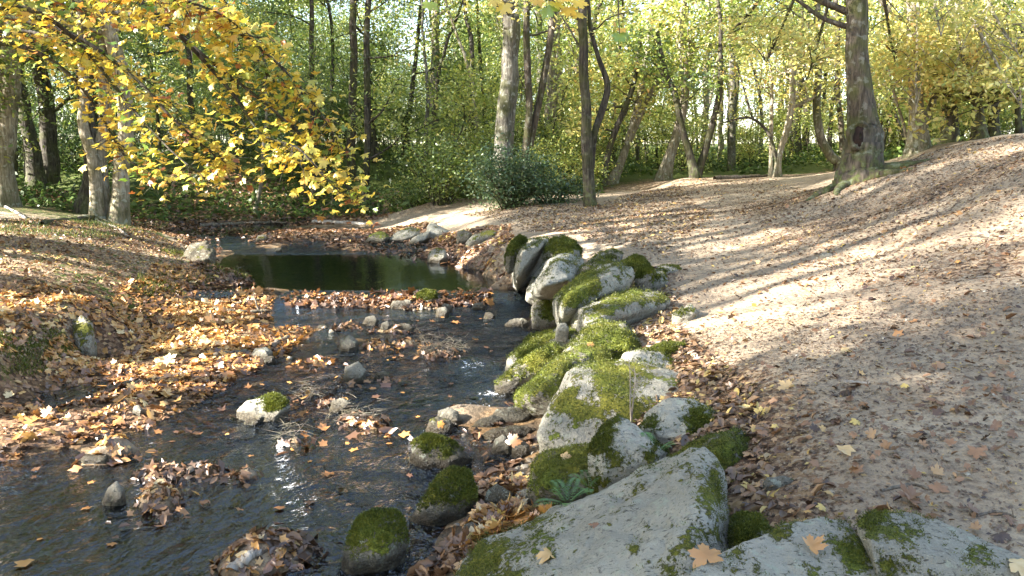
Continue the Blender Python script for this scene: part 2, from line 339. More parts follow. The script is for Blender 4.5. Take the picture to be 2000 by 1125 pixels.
SHADE = [(-11,-1.7,'dense',0,1.0,'YEL'),(-14,-2.8,'dense',1,1.0,'YEL'),(-17,-3.6,'dense',0,1.1,'YGR'),(-9,-1.5,'dense',1,.8,'YEL'),(-12,-3.2,'dense',1,.95,'YEL'),(-9.5,-4.1,'dense',0,.8,'YEL'),(-15.5,-4.3,'dense',1,1.05,'YGR'),(-18,-4.4,'tall',0,1.0,'YEL'),(-7,-5.9,'dense',0,.8,'YEL'),(-13,-6.9,'tall',1,1,'YGR'),(-10,-2.5,'dense',1,.7,'YGR'),(-14,-3.1,'tall',0,.9,'YGR'),(-20,-5.9,'dense',0,1.1,'YEL'),(-22,-3.5,'tall',1,1.1,'YEL'),(-26,-5.4,'dense',1,1.1,'YEL'),  # added trees, set where their shade should fall
 (-14,2.6,'high',0,1,'YEL'),(-20,1,'high',1,.95,'YGR'),(-18,4.6,'high',0,1.05,'YEL'),(-25,4,'high',1,1.1,'YEL'),(-16.5,6.4,'high',1,.9,'YEL'),(-22,8,'high',0,1,'YGR'),(-13,5.6,'high',1,.85,'YGR'),(-19,9.6,'high',0,.9,'YEL'),(-27,8.5,'high',1,1,'YEL'),(-14.5,9.4,'high',0,.9,'YGR'),(-24,1.5,'high',0,1,'YEL'),(-12.5,8.2,'pole',3,1.5,'YEL'),(-29,5.5,'high',0,1.1,'YEL'),(-11,4.2,'pole',2,1.4,'YEL'),(-21,5.8,'high',0,1.1,'YGR'),(-17.5,2.6,'high',0,.95,'YEL'),
 (-15,15,'tall',0,.9,'GRN'),(-20,16,'tall',1,1,'GRN'),(-15,19,'tall',3,1,'GRN'),(-20,21,'tall',1,1.1,'GRN'),(-26,17,'tall',0,1,'GRN'),(-24,26,'tall',1,1,'GRN'),(-18,24,'tall',2,1,'GRN'),(-12.3,17,'small',0,1,'GRN'),(-13.5,19.5,'small',1,1,'GRN'),(-15.5,22,'small',3,1,'GRN'),(-16,17,'small',1,1,'GRN'),(-18.5,19,'small',3,1,'GRN'),(-15,25,'small',1,1,'GRN'),(-20,27,'tall',0,1,'GRN'),(-12.5,14,'small',2,.9,'GRN'),(-17,20.5,'dense',0,.9,'GRN'),(-15.5,17.8,'dense',1,.8,'GRN'),(-20,24,'dense',1,1,'GRN')]
# ------------------------------------------------------------------ ground
def axis(lo, hi, step, grow, far_lo, far_hi):
    a = list(np.arange(lo, hi, step)); s = step; x = hi
    while x < far_hi: a.append(x); s *= grow; x += s
    a.append(far_hi); s = step * grow; x = lo - s; b = []
    while x > far_lo: b.append(x); s *= grow; x -= s
    b.append(far_lo); return np.array(b[::-1] + a)
def inpoly(xy, poly):
    x, y = xy[:, 0], xy[:, 1]; r = np.zeros(len(xy), bool); j = len(poly) - 1
    for i in range(len(poly)):
        xi, yi = poly[i][:2]; xj, yj = poly[j][:2]
        c = ((yi > y) != (yj > y)) & (x < (xj - xi) * (y - yi) / (yj - yi + 1e-12) + xi); r ^= c; j = i
    return r
def soft_poly(xy, pxpoly, soft):
    """1 inside the polygon (photo points projected on the ground), fading out over a distance"""
    P = np.array([G(*p, water=True)[:2] for p in pxpoly]); ins = inpoly(xy, P); d = np.full(len(xy), 1e9)
    for a, b in zip(P, np.roll(P, -1, 0)):
        ab = b - a; t = np.clip(((xy - a) @ ab) / (ab @ ab + 1e-9), 0, 1); d = np.minimum(d, np.hypot(*(xy - a - t[:, None] * ab).T))
    return np.where(ins, 1., np.clip(1 - d / soft, 0, 1))
gx = axis(-6, 7, .045, 1.055, -190, 190); gy = axis(1.5, 18, .05, 1.05, -120, 260)
X, Y = np.meshgrid(gx, gy); XY = np.c_[X.ravel(), Y.ravel()]; Z = terrain(XY)
nx, ny = len(gx), len(gy); ii, jj = np.meshgrid(np.arange(ny - 1), np.arange(nx - 1), indexing='ij')
F = np.stack([ii * nx + jj, ii * nx + jj + 1, (ii + 1) * nx + jj + 1, (ii + 1) * nx + jj], -1).reshape(-1, 4)
BEACH = [(0,765),(180,697),(330,602),(405,560),(535,570),(530,640),(570,685),(440,760),(300,835),(0,905)]
LBANK = [(0,430),(235,440),(300,452),(350,480),(390,520),(330,580),(205,630),(150,640),(70,690),(0,735)]
SANDBAR = [(330,440),(830,434),(960,500),(990,550),(850,500),(700,487),(500,478),(430,455)]
HILL = [(1460,395),(1740,325),(2000,265),(2000,520),(1700,560),(1500,480)]
ROCKGAP = [(1330,640),(1380,690),(1480,760),(1500,900),(1560,1125),(1350,1125),(1300,900),(1100,700),(1200,560),(1300,520)]
wlv = wl(XY[:, 1]); wet = 1 - sstep(.0, .07, Z - wlv + .04 * fbm(XY * 5, 8, 2))
wet *= (XY[:, 0] < 3) & (XY[:, 0] > -9) & (XY[:, 1] < 36)
wet = np.maximum(wet, .8 * soft_poly(XY, [(870,1090),(890,840),(1030,780),(1060,880),(1035,960),(1090,990),(1000,1040)], .25) * (XY[:, 1] > 1.5))
dist = np.hypot(XY[:, 0], XY[:, 1])
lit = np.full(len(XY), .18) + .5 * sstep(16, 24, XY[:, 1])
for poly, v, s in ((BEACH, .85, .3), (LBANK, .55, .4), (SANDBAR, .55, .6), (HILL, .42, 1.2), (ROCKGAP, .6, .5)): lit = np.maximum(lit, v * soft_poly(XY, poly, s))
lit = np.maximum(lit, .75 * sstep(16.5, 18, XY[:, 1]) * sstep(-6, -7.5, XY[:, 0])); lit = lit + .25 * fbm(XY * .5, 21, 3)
green = .6 * sstep(14, 17, XY[:, 1]) * sstep(-3.5, -5.5, XY[:, 0]) + .75 * sstep(19, 25, XY[:, 1]) * sstep(-3, 0, XY[:, 0] + 3) + .55 * soft_poly(XY, LBANK, .2) * (.6 + .7 * fbm(XY * 1.3, 31, 3)) + .3 * sstep(20, 24, XY[:, 1])
green *= 1 - .8 * soft_poly(XY, [(850,470),(1300,352),(1480,347),(1700,352),(1600,500)], 1.5)
me = make_mesh('ground', np.c_[XY, Z], [F], {'litter': lit, 'wet': wet, 'green': green}, True)
tag(link('ground', me, GROUND), kind='structure')

# ------------------------------------------------------------------ water
wx = np.arange(-8.6, 2.6, .05); wy = np.r_[np.arange(.6, 12, .05), np.arange(12, 34, .12)]
X, Y = np.meshgrid(wx, wy); XY = np.c_[X.ravel(), Y.ravel()]
pool = sstep(10.3, 10.8, XY[:, 1]) * (1 - sstep(14.4, 15.2, XY[:, 1])); far = sstep(16.5, 18, XY[:, 1])
calm = np.maximum(pool, far); Zt = terrain(XY); depth = wl(XY[:, 1]) - Zt
chop = (1 - calm) * np.clip(.65 + .95 * fbm(XY * np.array([1.1, .8]), 41, 3), .3, 1.15) + calm * .035
chop *= 1 - .75 * np.clip(soft_poly(XY, [(560,592),(800,594),(830,604),(700,618),(540,612)], .3), 0, 1)
foam = np.zeros(len(XY))
for px, py, r, v in ((925,712,.22,.5),(870,700,.2,.25),(930,798,.17,.7),(960,770,.16,.55),(690,860,.25,.25),(790,855,.2,.3),(840,835,.15,.3),(1000,570,.22,.35),(560,585,.2,.3),(460,525,.7,.32),(430,505,.5,.4),(480,478,.6,.25),(930,915,.2,.35),(820,1085,.25,.3),(640,690,.3,.15),(910,870,.15,.3)):
    p = PW(px, py, 0); foam = np.maximum(foam, v * np.exp(-((XY[:, 0] - p[0]) ** 2 + (XY[:, 1] - p[1]) ** 2) / r ** 2))
Zw = wl(XY[:, 1]) + (1 - calm) * (.011 * fbm(XY * np.array([2.4, 1.7]), 51, 3) + .006 * fbm(XY * np.array([7., 5.]), 52, 2))
p = PW(915, 705, 0); Zw += .03 * np.exp(-((XY[:, 0] - p[0]) ** 2 + (XY[:, 1] - p[1] - .1) ** 2) / .05)
nx, ny = len(wx), len(wy); ii, jj = np.meshgrid(np.arange(ny - 1), np.arange(nx - 1), indexing='ij')
F = np.stack([ii * nx + jj, ii * nx + jj + 1, (ii + 1) * nx + jj + 1, (ii + 1) * nx + jj], -1).reshape(-1, 4)
keep = (depth.reshape(-1)[F] > -.06).any(1); F = F[keep]
used = np.unique(F); rm = np.full(len(XY), -1); rm[used] = np.arange(len(used))
me = make_mesh('water', np.c_[XY, Zw][used], [rm[F]], {'chop': chop[used], 'foam': foam[used], 'deep': sstep(.0, .17, depth)[used]}, True)
tag(link('water', me, WATER), kind='structure')

# ------------------------------------------------------------------ rocks
MOSSPTS = []; RC = [0]; SURF = []
def rock(name, label, out, T=None, cy=None, Yf=None, extra=(), moss=.3, light=.5, cat='boulder', amp=1., blobs=(), bare=(), fuzz=True, smooth=3, group=None, sink=.14):
    RC[0] += 1; sd = RC[0] * 7; rng = np.random.default_rng(sd)
    xs = [p[0] for p in out]; ys = [p[1] for p in out]; y0, y1 = min(ys), max(ys); cx = sum(xs) / len(xs); cyy = sum(ys) / len(ys)
    if Yf is None: Yf = G(.5 * (min(xs) + max(xs)), cy or y1, water=True)[1]
    wid = (max(xs) - min(xs)) / FPX * Yf; hei = (y1 - y0) / FPX * Yf; big = max(wid, hei)
    if T is None: T = .75 * (wid + hei) / 2 + .25 * min(wid, hei)
    P3 = []
    for p in out:
        if len(p) == 3: Yp = p[2]
        else:
            t = (y1 - p[1]) / (y1 - y0 + 1e-6); Yp = Yf + T * (.12 + .42 * t)
        w = PY(p[0], p[1], Yp); P3.append(w)
        t = (y1 - p[1]) / (y1 - y0 + 1e-6)
        if t < .4: P3.append(w - [0, 0, sink])
        q = PY(cx + (p[0] - cx) * .7, cyy + (p[1] - cyy) * .75 + .1 * (y1 - y0), Yp + T * .5); P3.append(q); P3.append(q - [0, 0, sink])
        if not extra: P3.append(PY(cx + (p[0] - cx) * .66, cyy + (p[1] - cyy) * .55 + .06 * (y1 - y0), Yp - T * (.2 + .16 * t) * rng.uniform(.5, 1.1)))
    for e in extra: P3.append(PY(*e))
    bm = bmesh.new()
    for v in P3: bm.verts.new(v)
    r = bmesh.ops.convex_hull(bm, input=bm.verts); bmesh.ops.delete(bm, geom=[g for g in set(r['geom_interior'] + r['geom_unused']) if isinstance(g, bmesh.types.BMVert)], context='VERTS')
    me = bpy.data.meshes.new('tmp'); bm.to_mesh(me); bm.free(); o = bpy.data.objects.new('tmp', me); COL.objects.link(o)
    md = o.modifiers.new('r', 'REMESH'); md.mode = 'VOXEL'; md.voxel_size = max(.0065, big / (56 if Yf < 6 else 36 if Yf < 10 else 28))
    ms = o.modifiers.new('s', 'SMOOTH'); ms.iterations = smooth if Yf < 6 or big > .6 else min(2, smooth); ms.factor = .5
    ev = o.evaluated_get(bpy.context.evaluated_depsgraph_get()); m2 = bpy.data.meshes.new_from_object(ev); bpy.data.objects.remove(o); bpy.data.meshes.remove(me)
    n = len(m2.vertices); V = np.empty(n * 3, np.float32); m2.vertices.foreach_get('co', V); V = V.reshape(-1, 3).astype(float)
    N = np.empty(n * 3, np.float32); m2.vertices.foreach_get('normal', N); N = N.reshape(-1, 3).astype(float)
    q = V / big; a = amp * big
    d = a * (.045 * fbm(q * 2.6 + sd, sd, 3) + .022 * fbm(q * 8 + sd, sd + 3, 3) + .007 * fbm(q * 24 + sd, sd + 4, 2) - .02 * np.maximum(0, .12 - np.abs(fbm(q * 3.1 + 5, sd + 9, 2))) * 6)
    d = np.minimum(d, .05 * a); V += N * d[:, None]
    m2.vertices.foreach_set('co', V.astype(np.float32).ravel()); m2.update()
    m2.vertices.foreach_get('normal', N := np.empty(n * 3, np.float32)); N = N.reshape(-1, 3)
    mo = moss - .02 + .42 * (N[:, 2] - .3) + .5 * fbm(V * min(5, 1.6 / big + 1.2) + sd, sd + 1, 3) + .35 * fbm(V * 11 + sd, sd + 2, 3)
    for (bx, by, br, bv) in blobs:   # moss or bare patches round a point of the rock's surface
        dd = np.hypot(V[:, 0] / V[:, 1] - ray(bx, by)[0] / ray(bx, by)[1], (V[:, 2] - CAMH) / V[:, 1] - ray(bx, by)[2] / ray(bx, by)[1]) * FPX
        mo = mo + bv * np.exp(-(dd / br) ** 2)
    w = wl(V[:, 1]); wv = (1 - sstep(.03, .12, V[:, 2] - w + .03 * fbm(V * 6, 3, 2))) * ((V[:, 0] < 1.2) | (V[:, 1] > 12)); mo = mo - .5 * wv
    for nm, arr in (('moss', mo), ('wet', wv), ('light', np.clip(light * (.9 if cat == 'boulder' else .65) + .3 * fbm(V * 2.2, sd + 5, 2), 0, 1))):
        at = m2.attributes.new(nm, 'FLOAT', 'POINT'); at.data.foreach_set('value', arr.astype(np.float32))
    m2.polygons.foreach_set('use_smooth', np.ones(len(m2.polygons), bool)); m2.name = name
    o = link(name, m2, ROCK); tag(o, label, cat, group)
    SURF.append((V.copy(), N.copy(), mo.copy(), wv.copy()))
    if fuzz and Yf < 11:
        k = np.nonzero((mo + .25 * rng.normal(size=n) > .62) & (N[:, 2] > -.3) & (wv < .5))[0]
        if len(k) > 60:
            m = int(min(len(k) * 10, 14000)); ix = rng.choice(k, m); s = max(.004, .0016 * Yf ** .7 + .0015)
            c = V[ix] + rng.normal(size=(m, 3)) * md_vox(big, Yf) * .6
            dirn = N[ix] + .6 * rng.normal(size=(m, 3)) + [0, 0, .2]
            dirn /= np.linalg.norm(dirn, axis=1)[:, None]; sd_ = np.cross(dirn, rng.normal(size=(m, 3))); sd_ /= np.linalg.norm(sd_, axis=1)[:, None]
            L = s * rng.uniform(.6, 1.7, m)[:, None]
            Vt = np.stack([c - sd_ * L * .32, c + sd_ * L * .32, c + dirn * L * 1.5], 1).reshape(-1, 3)
            rv = np.clip(.42 + .6 * fbm(V[ix] * 6, sd, 3) + .2 * rng.normal(size=m), 0, 1)
            mm = make_mesh('moss', Vt, [np.arange(m * 3).reshape(-1, 3)], {'rnd': np.repeat(rv, 3)})
            link('moss', mm, MOS, o)
    return o
def md_vox(big, Yf): return max(.0065, big / (56 if Yf < 6 else 36 if Yf < 10 else 26))

# foreground row, nearest first
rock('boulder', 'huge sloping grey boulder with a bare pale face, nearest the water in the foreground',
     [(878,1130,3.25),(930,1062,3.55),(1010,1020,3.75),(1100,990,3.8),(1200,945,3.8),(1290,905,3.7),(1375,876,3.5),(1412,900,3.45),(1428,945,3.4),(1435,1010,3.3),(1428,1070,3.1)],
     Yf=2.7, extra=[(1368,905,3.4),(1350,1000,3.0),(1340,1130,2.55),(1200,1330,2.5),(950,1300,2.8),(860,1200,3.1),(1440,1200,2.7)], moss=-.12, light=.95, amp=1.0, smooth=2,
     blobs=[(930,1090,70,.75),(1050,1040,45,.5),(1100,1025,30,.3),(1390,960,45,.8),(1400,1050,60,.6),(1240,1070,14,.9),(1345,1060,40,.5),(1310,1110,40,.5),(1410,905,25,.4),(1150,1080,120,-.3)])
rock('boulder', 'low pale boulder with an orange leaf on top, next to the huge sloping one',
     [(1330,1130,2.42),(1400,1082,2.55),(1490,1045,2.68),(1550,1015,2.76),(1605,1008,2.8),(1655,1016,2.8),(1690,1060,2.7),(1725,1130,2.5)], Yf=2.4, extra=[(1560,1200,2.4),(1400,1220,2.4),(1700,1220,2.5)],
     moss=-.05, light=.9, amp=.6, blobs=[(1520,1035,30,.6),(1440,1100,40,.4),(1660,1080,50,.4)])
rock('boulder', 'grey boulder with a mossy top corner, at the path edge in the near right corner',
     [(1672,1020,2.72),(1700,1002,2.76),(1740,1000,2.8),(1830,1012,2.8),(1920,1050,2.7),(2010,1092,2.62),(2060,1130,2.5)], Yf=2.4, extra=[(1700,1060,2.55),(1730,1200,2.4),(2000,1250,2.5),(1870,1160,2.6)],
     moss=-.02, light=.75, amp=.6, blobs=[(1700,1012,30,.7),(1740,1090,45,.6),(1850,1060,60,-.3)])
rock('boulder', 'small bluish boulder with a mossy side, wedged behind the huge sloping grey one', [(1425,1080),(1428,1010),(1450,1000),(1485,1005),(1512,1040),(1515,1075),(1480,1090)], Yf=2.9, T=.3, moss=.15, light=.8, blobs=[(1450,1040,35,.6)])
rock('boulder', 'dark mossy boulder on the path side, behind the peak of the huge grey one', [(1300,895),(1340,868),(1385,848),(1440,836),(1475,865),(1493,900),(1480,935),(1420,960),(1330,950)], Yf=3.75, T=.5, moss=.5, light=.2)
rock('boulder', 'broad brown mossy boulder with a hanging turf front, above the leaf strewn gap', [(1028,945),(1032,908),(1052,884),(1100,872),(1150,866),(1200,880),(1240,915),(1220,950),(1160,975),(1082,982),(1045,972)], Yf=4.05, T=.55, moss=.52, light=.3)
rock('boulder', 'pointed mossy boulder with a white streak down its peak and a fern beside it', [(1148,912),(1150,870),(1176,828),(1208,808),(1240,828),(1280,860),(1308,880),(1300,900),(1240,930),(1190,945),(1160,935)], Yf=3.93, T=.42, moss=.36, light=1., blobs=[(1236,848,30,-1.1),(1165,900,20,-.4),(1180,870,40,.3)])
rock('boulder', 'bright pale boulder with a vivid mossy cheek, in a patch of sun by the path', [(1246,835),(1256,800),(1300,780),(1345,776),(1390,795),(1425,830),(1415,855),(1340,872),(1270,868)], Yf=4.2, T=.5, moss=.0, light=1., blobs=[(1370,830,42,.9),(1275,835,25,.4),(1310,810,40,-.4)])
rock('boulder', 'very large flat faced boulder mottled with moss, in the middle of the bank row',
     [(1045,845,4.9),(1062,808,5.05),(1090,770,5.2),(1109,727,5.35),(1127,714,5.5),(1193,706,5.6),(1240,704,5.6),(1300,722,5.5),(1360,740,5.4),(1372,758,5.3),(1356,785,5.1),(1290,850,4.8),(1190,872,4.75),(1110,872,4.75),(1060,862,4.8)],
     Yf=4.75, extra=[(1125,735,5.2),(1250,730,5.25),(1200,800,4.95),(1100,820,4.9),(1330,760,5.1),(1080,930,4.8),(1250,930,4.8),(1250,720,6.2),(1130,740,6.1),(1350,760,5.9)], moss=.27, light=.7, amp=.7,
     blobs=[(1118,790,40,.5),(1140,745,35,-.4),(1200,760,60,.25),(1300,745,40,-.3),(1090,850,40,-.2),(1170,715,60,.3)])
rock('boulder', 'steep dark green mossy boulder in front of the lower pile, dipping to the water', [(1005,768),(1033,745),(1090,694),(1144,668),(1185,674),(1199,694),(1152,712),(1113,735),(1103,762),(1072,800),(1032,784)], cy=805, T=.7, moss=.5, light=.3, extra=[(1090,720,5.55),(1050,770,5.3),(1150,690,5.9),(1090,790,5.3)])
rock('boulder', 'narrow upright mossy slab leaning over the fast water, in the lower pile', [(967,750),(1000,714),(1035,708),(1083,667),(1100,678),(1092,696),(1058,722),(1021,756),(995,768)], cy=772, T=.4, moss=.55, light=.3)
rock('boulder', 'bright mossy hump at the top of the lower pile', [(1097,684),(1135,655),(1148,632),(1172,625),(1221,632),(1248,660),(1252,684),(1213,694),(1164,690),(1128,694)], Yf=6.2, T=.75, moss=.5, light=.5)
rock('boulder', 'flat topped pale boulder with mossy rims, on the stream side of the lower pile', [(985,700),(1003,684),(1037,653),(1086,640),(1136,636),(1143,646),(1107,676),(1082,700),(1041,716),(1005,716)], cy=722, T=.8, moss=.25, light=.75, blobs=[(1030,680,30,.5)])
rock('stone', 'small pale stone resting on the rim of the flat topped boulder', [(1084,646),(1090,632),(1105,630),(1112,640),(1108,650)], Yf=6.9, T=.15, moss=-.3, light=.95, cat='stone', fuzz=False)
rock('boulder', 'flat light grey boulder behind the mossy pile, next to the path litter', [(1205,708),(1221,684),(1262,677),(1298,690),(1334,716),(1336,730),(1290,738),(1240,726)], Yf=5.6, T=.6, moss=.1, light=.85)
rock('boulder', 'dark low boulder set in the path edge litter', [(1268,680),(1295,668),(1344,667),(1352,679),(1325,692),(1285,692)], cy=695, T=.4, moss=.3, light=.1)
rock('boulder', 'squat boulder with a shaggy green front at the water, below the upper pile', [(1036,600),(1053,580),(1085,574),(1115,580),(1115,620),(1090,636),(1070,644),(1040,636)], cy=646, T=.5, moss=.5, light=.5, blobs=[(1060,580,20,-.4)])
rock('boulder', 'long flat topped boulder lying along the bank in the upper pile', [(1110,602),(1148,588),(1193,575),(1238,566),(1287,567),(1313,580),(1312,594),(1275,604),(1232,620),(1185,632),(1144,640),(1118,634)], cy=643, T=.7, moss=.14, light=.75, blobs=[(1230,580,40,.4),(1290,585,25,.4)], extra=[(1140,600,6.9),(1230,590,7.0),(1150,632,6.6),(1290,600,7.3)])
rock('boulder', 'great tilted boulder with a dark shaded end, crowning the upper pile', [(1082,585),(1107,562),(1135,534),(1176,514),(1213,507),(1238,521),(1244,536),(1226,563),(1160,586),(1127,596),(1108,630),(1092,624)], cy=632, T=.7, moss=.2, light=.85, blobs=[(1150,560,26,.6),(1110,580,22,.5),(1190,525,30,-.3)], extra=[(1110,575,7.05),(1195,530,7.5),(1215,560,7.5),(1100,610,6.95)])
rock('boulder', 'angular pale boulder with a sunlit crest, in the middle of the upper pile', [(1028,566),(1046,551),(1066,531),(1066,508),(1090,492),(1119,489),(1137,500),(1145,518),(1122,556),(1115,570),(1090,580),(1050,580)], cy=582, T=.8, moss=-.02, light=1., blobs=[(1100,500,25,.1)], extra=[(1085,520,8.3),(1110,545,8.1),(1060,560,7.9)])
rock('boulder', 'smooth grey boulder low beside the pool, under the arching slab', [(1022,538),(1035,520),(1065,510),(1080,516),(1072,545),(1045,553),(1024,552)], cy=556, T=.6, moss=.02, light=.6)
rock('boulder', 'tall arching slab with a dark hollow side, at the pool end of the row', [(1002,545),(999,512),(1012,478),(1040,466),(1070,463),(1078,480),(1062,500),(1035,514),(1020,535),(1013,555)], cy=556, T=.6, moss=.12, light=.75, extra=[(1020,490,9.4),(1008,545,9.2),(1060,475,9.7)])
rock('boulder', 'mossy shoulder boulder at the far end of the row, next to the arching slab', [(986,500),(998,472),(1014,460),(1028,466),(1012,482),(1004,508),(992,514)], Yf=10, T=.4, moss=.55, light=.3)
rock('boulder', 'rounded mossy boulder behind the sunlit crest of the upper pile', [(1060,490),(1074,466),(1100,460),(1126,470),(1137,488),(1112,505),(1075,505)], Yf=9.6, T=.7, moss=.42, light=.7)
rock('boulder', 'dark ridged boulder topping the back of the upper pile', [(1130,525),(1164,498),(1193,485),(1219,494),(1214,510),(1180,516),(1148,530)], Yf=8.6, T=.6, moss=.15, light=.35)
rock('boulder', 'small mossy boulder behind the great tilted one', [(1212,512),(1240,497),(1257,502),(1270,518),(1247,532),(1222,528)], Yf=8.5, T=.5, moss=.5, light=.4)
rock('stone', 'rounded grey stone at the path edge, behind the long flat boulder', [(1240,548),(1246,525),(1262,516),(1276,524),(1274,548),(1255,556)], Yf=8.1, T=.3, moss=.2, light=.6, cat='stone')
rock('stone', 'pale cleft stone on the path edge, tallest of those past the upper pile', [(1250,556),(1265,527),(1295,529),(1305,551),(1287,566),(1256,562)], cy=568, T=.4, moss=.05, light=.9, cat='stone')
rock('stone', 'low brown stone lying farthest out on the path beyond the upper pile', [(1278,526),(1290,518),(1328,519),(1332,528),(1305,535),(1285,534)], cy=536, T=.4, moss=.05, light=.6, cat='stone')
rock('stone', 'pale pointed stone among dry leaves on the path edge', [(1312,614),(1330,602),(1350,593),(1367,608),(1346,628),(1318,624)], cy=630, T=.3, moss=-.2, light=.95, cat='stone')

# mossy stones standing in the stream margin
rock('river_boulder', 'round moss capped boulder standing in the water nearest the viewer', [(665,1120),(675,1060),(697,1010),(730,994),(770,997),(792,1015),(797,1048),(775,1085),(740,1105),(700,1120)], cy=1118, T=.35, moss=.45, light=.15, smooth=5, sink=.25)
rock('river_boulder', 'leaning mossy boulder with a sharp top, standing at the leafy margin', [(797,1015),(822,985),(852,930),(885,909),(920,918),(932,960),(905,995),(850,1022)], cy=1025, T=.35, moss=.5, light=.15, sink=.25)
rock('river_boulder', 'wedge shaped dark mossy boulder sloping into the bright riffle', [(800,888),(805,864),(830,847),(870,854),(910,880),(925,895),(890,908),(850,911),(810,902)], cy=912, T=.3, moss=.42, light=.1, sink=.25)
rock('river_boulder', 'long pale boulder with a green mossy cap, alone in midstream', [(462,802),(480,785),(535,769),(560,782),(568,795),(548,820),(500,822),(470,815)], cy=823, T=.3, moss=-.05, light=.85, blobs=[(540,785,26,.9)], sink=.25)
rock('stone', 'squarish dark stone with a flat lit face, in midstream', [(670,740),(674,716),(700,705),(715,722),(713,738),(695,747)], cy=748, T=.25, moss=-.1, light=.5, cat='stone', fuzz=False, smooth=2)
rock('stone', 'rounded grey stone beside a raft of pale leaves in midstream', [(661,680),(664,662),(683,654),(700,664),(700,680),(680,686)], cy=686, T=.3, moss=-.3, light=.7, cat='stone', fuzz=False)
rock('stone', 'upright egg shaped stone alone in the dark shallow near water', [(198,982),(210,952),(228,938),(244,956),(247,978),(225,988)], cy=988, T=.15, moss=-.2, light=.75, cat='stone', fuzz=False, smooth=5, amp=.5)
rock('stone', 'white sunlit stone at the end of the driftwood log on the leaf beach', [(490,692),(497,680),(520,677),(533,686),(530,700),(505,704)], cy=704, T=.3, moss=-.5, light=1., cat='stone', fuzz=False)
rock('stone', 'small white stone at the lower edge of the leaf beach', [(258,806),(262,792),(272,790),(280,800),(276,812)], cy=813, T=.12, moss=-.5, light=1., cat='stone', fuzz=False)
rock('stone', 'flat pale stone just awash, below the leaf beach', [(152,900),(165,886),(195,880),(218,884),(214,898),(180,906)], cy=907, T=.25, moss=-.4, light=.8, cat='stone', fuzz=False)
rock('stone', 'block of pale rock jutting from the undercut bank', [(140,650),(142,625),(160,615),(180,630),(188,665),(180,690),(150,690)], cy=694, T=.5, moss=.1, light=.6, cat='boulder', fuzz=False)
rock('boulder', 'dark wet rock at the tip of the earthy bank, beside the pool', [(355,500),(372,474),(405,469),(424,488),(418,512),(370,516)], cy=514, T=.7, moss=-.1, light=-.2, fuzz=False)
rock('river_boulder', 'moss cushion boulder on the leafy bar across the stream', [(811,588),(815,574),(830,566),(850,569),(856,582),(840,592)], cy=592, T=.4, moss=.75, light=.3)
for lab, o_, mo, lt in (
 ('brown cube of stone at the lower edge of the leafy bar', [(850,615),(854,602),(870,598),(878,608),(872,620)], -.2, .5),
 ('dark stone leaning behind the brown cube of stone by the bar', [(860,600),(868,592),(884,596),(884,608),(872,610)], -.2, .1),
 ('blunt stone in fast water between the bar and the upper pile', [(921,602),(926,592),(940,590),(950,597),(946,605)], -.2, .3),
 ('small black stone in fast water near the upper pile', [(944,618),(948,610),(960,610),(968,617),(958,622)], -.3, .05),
 ('flat mossy stone just above water, close to the shaggy fronted boulder', [(984,634),(996,624),(1020,620),(1034,628),(1026,638),(1000,640)], .3, .4),
 ('pyramid stone of grey rock in the middle riffle', [(742,642),(746,630),(757,626),(764,636),(758,645)], -.3, .6),
 ('dark chip of rock next to a leaf clump in the middle riffle', [(776,640),(782,630),(800,632),(808,641),(792,646)], -.3, .1),
 ('light grey stone behind twigs at the head of the middle riffle', [(707,632),(714,619),(730,616),(740,624),(736,636)], -.3, .6),
 ('grey flat fragment on the bar below the moss cushion', [(758,600),(766,588),(790,586),(804,592),(798,602)], -.2, .5),
 ('pale fragment on the bar next to the moss cushion', [(785,598),(790,584),(802,586),(808,597)], -.3, .8),
 ('low stone at the outer tip of the leaf beach', [(618,642),(624,634),(636,634),(641,642)], -.3, .2),
 ('broken grey stone among debris in the near riffle', [(642,800),(650,782),(670,776),(688,788),(672,800),(655,806)], -.2, .5),
 ('rough grey stone at the head of the dark stones by the margin', [(850,822),(856,802),(876,795),(895,804),(902,822),(880,832)], -.1, .45),
 ('mossy black stone with a yellow leaf on it, at the margin', [(830,838),(838,818),(856,812),(880,820),(888,838),(860,846)], .3, .1),
 ('flat dark slab lying at the margin under the big mottled boulder', [(920,832),(935,818),(965,810),(985,820),(960,834)], -.2, .1),
 ('long grey slab tucked under the steep mossy boulder', [(955,818),(970,800),(1010,795),(1040,806),(1030,824),(990,826)], -.2, .15),
 ('dark mossy slab in the margin just above the bright riffle', [(940,850),(960,836),(1010,830),(1045,838),(1040,852),(980,858)], .2, .1),
 ('angular purple grey stone beside an upright leaf in the margin', [(960,878),(965,858),(982,848),(1000,862),(1000,882),(975,888)], -.3, .4),
 ('round blue grey stone in the margin', [(998,885),(1002,866),(1018,857),(1034,868),(1036,886),(1015,896)], -.3, .3),
 ('split dark stone in the leaf filled gap', [(945,978),(950,958),(970,944),(1000,960),(1003,978),(975,990)], -.2, .15),
 ('tan blunt stone in the leaf filled gap', [(1002,975),(1008,960),(1030,952),(1042,966),(1036,980),(1015,984)], -.4, .7),
 ('black rounded stone among leaves near the foot of the huge boulder', [(902,1040),(906,1024),(922,1018),(938,1028),(936,1044),(915,1048)], -.4, .05),
 ('low dark stone at the foot of the long pale midstream boulder', [(475,826),(482,818),(498,816),(508,824),(492,830)], -.4, .2),
 ('flat stone with pale leaf scraps in the middle riffle', [(728,738),(735,726),(752,724),(760,734),(748,742)], -.4, .6),
 ('dark stone just above the riffle at the tip of the twig raft', [(505,702),(512,694),(535,696),(540,706),(520,712)], -.3, .1)):
    rock('stone', lab, o_, moss=mo, light=lt, cat='stone', fuzz=False, smooth=2, sink=.1)
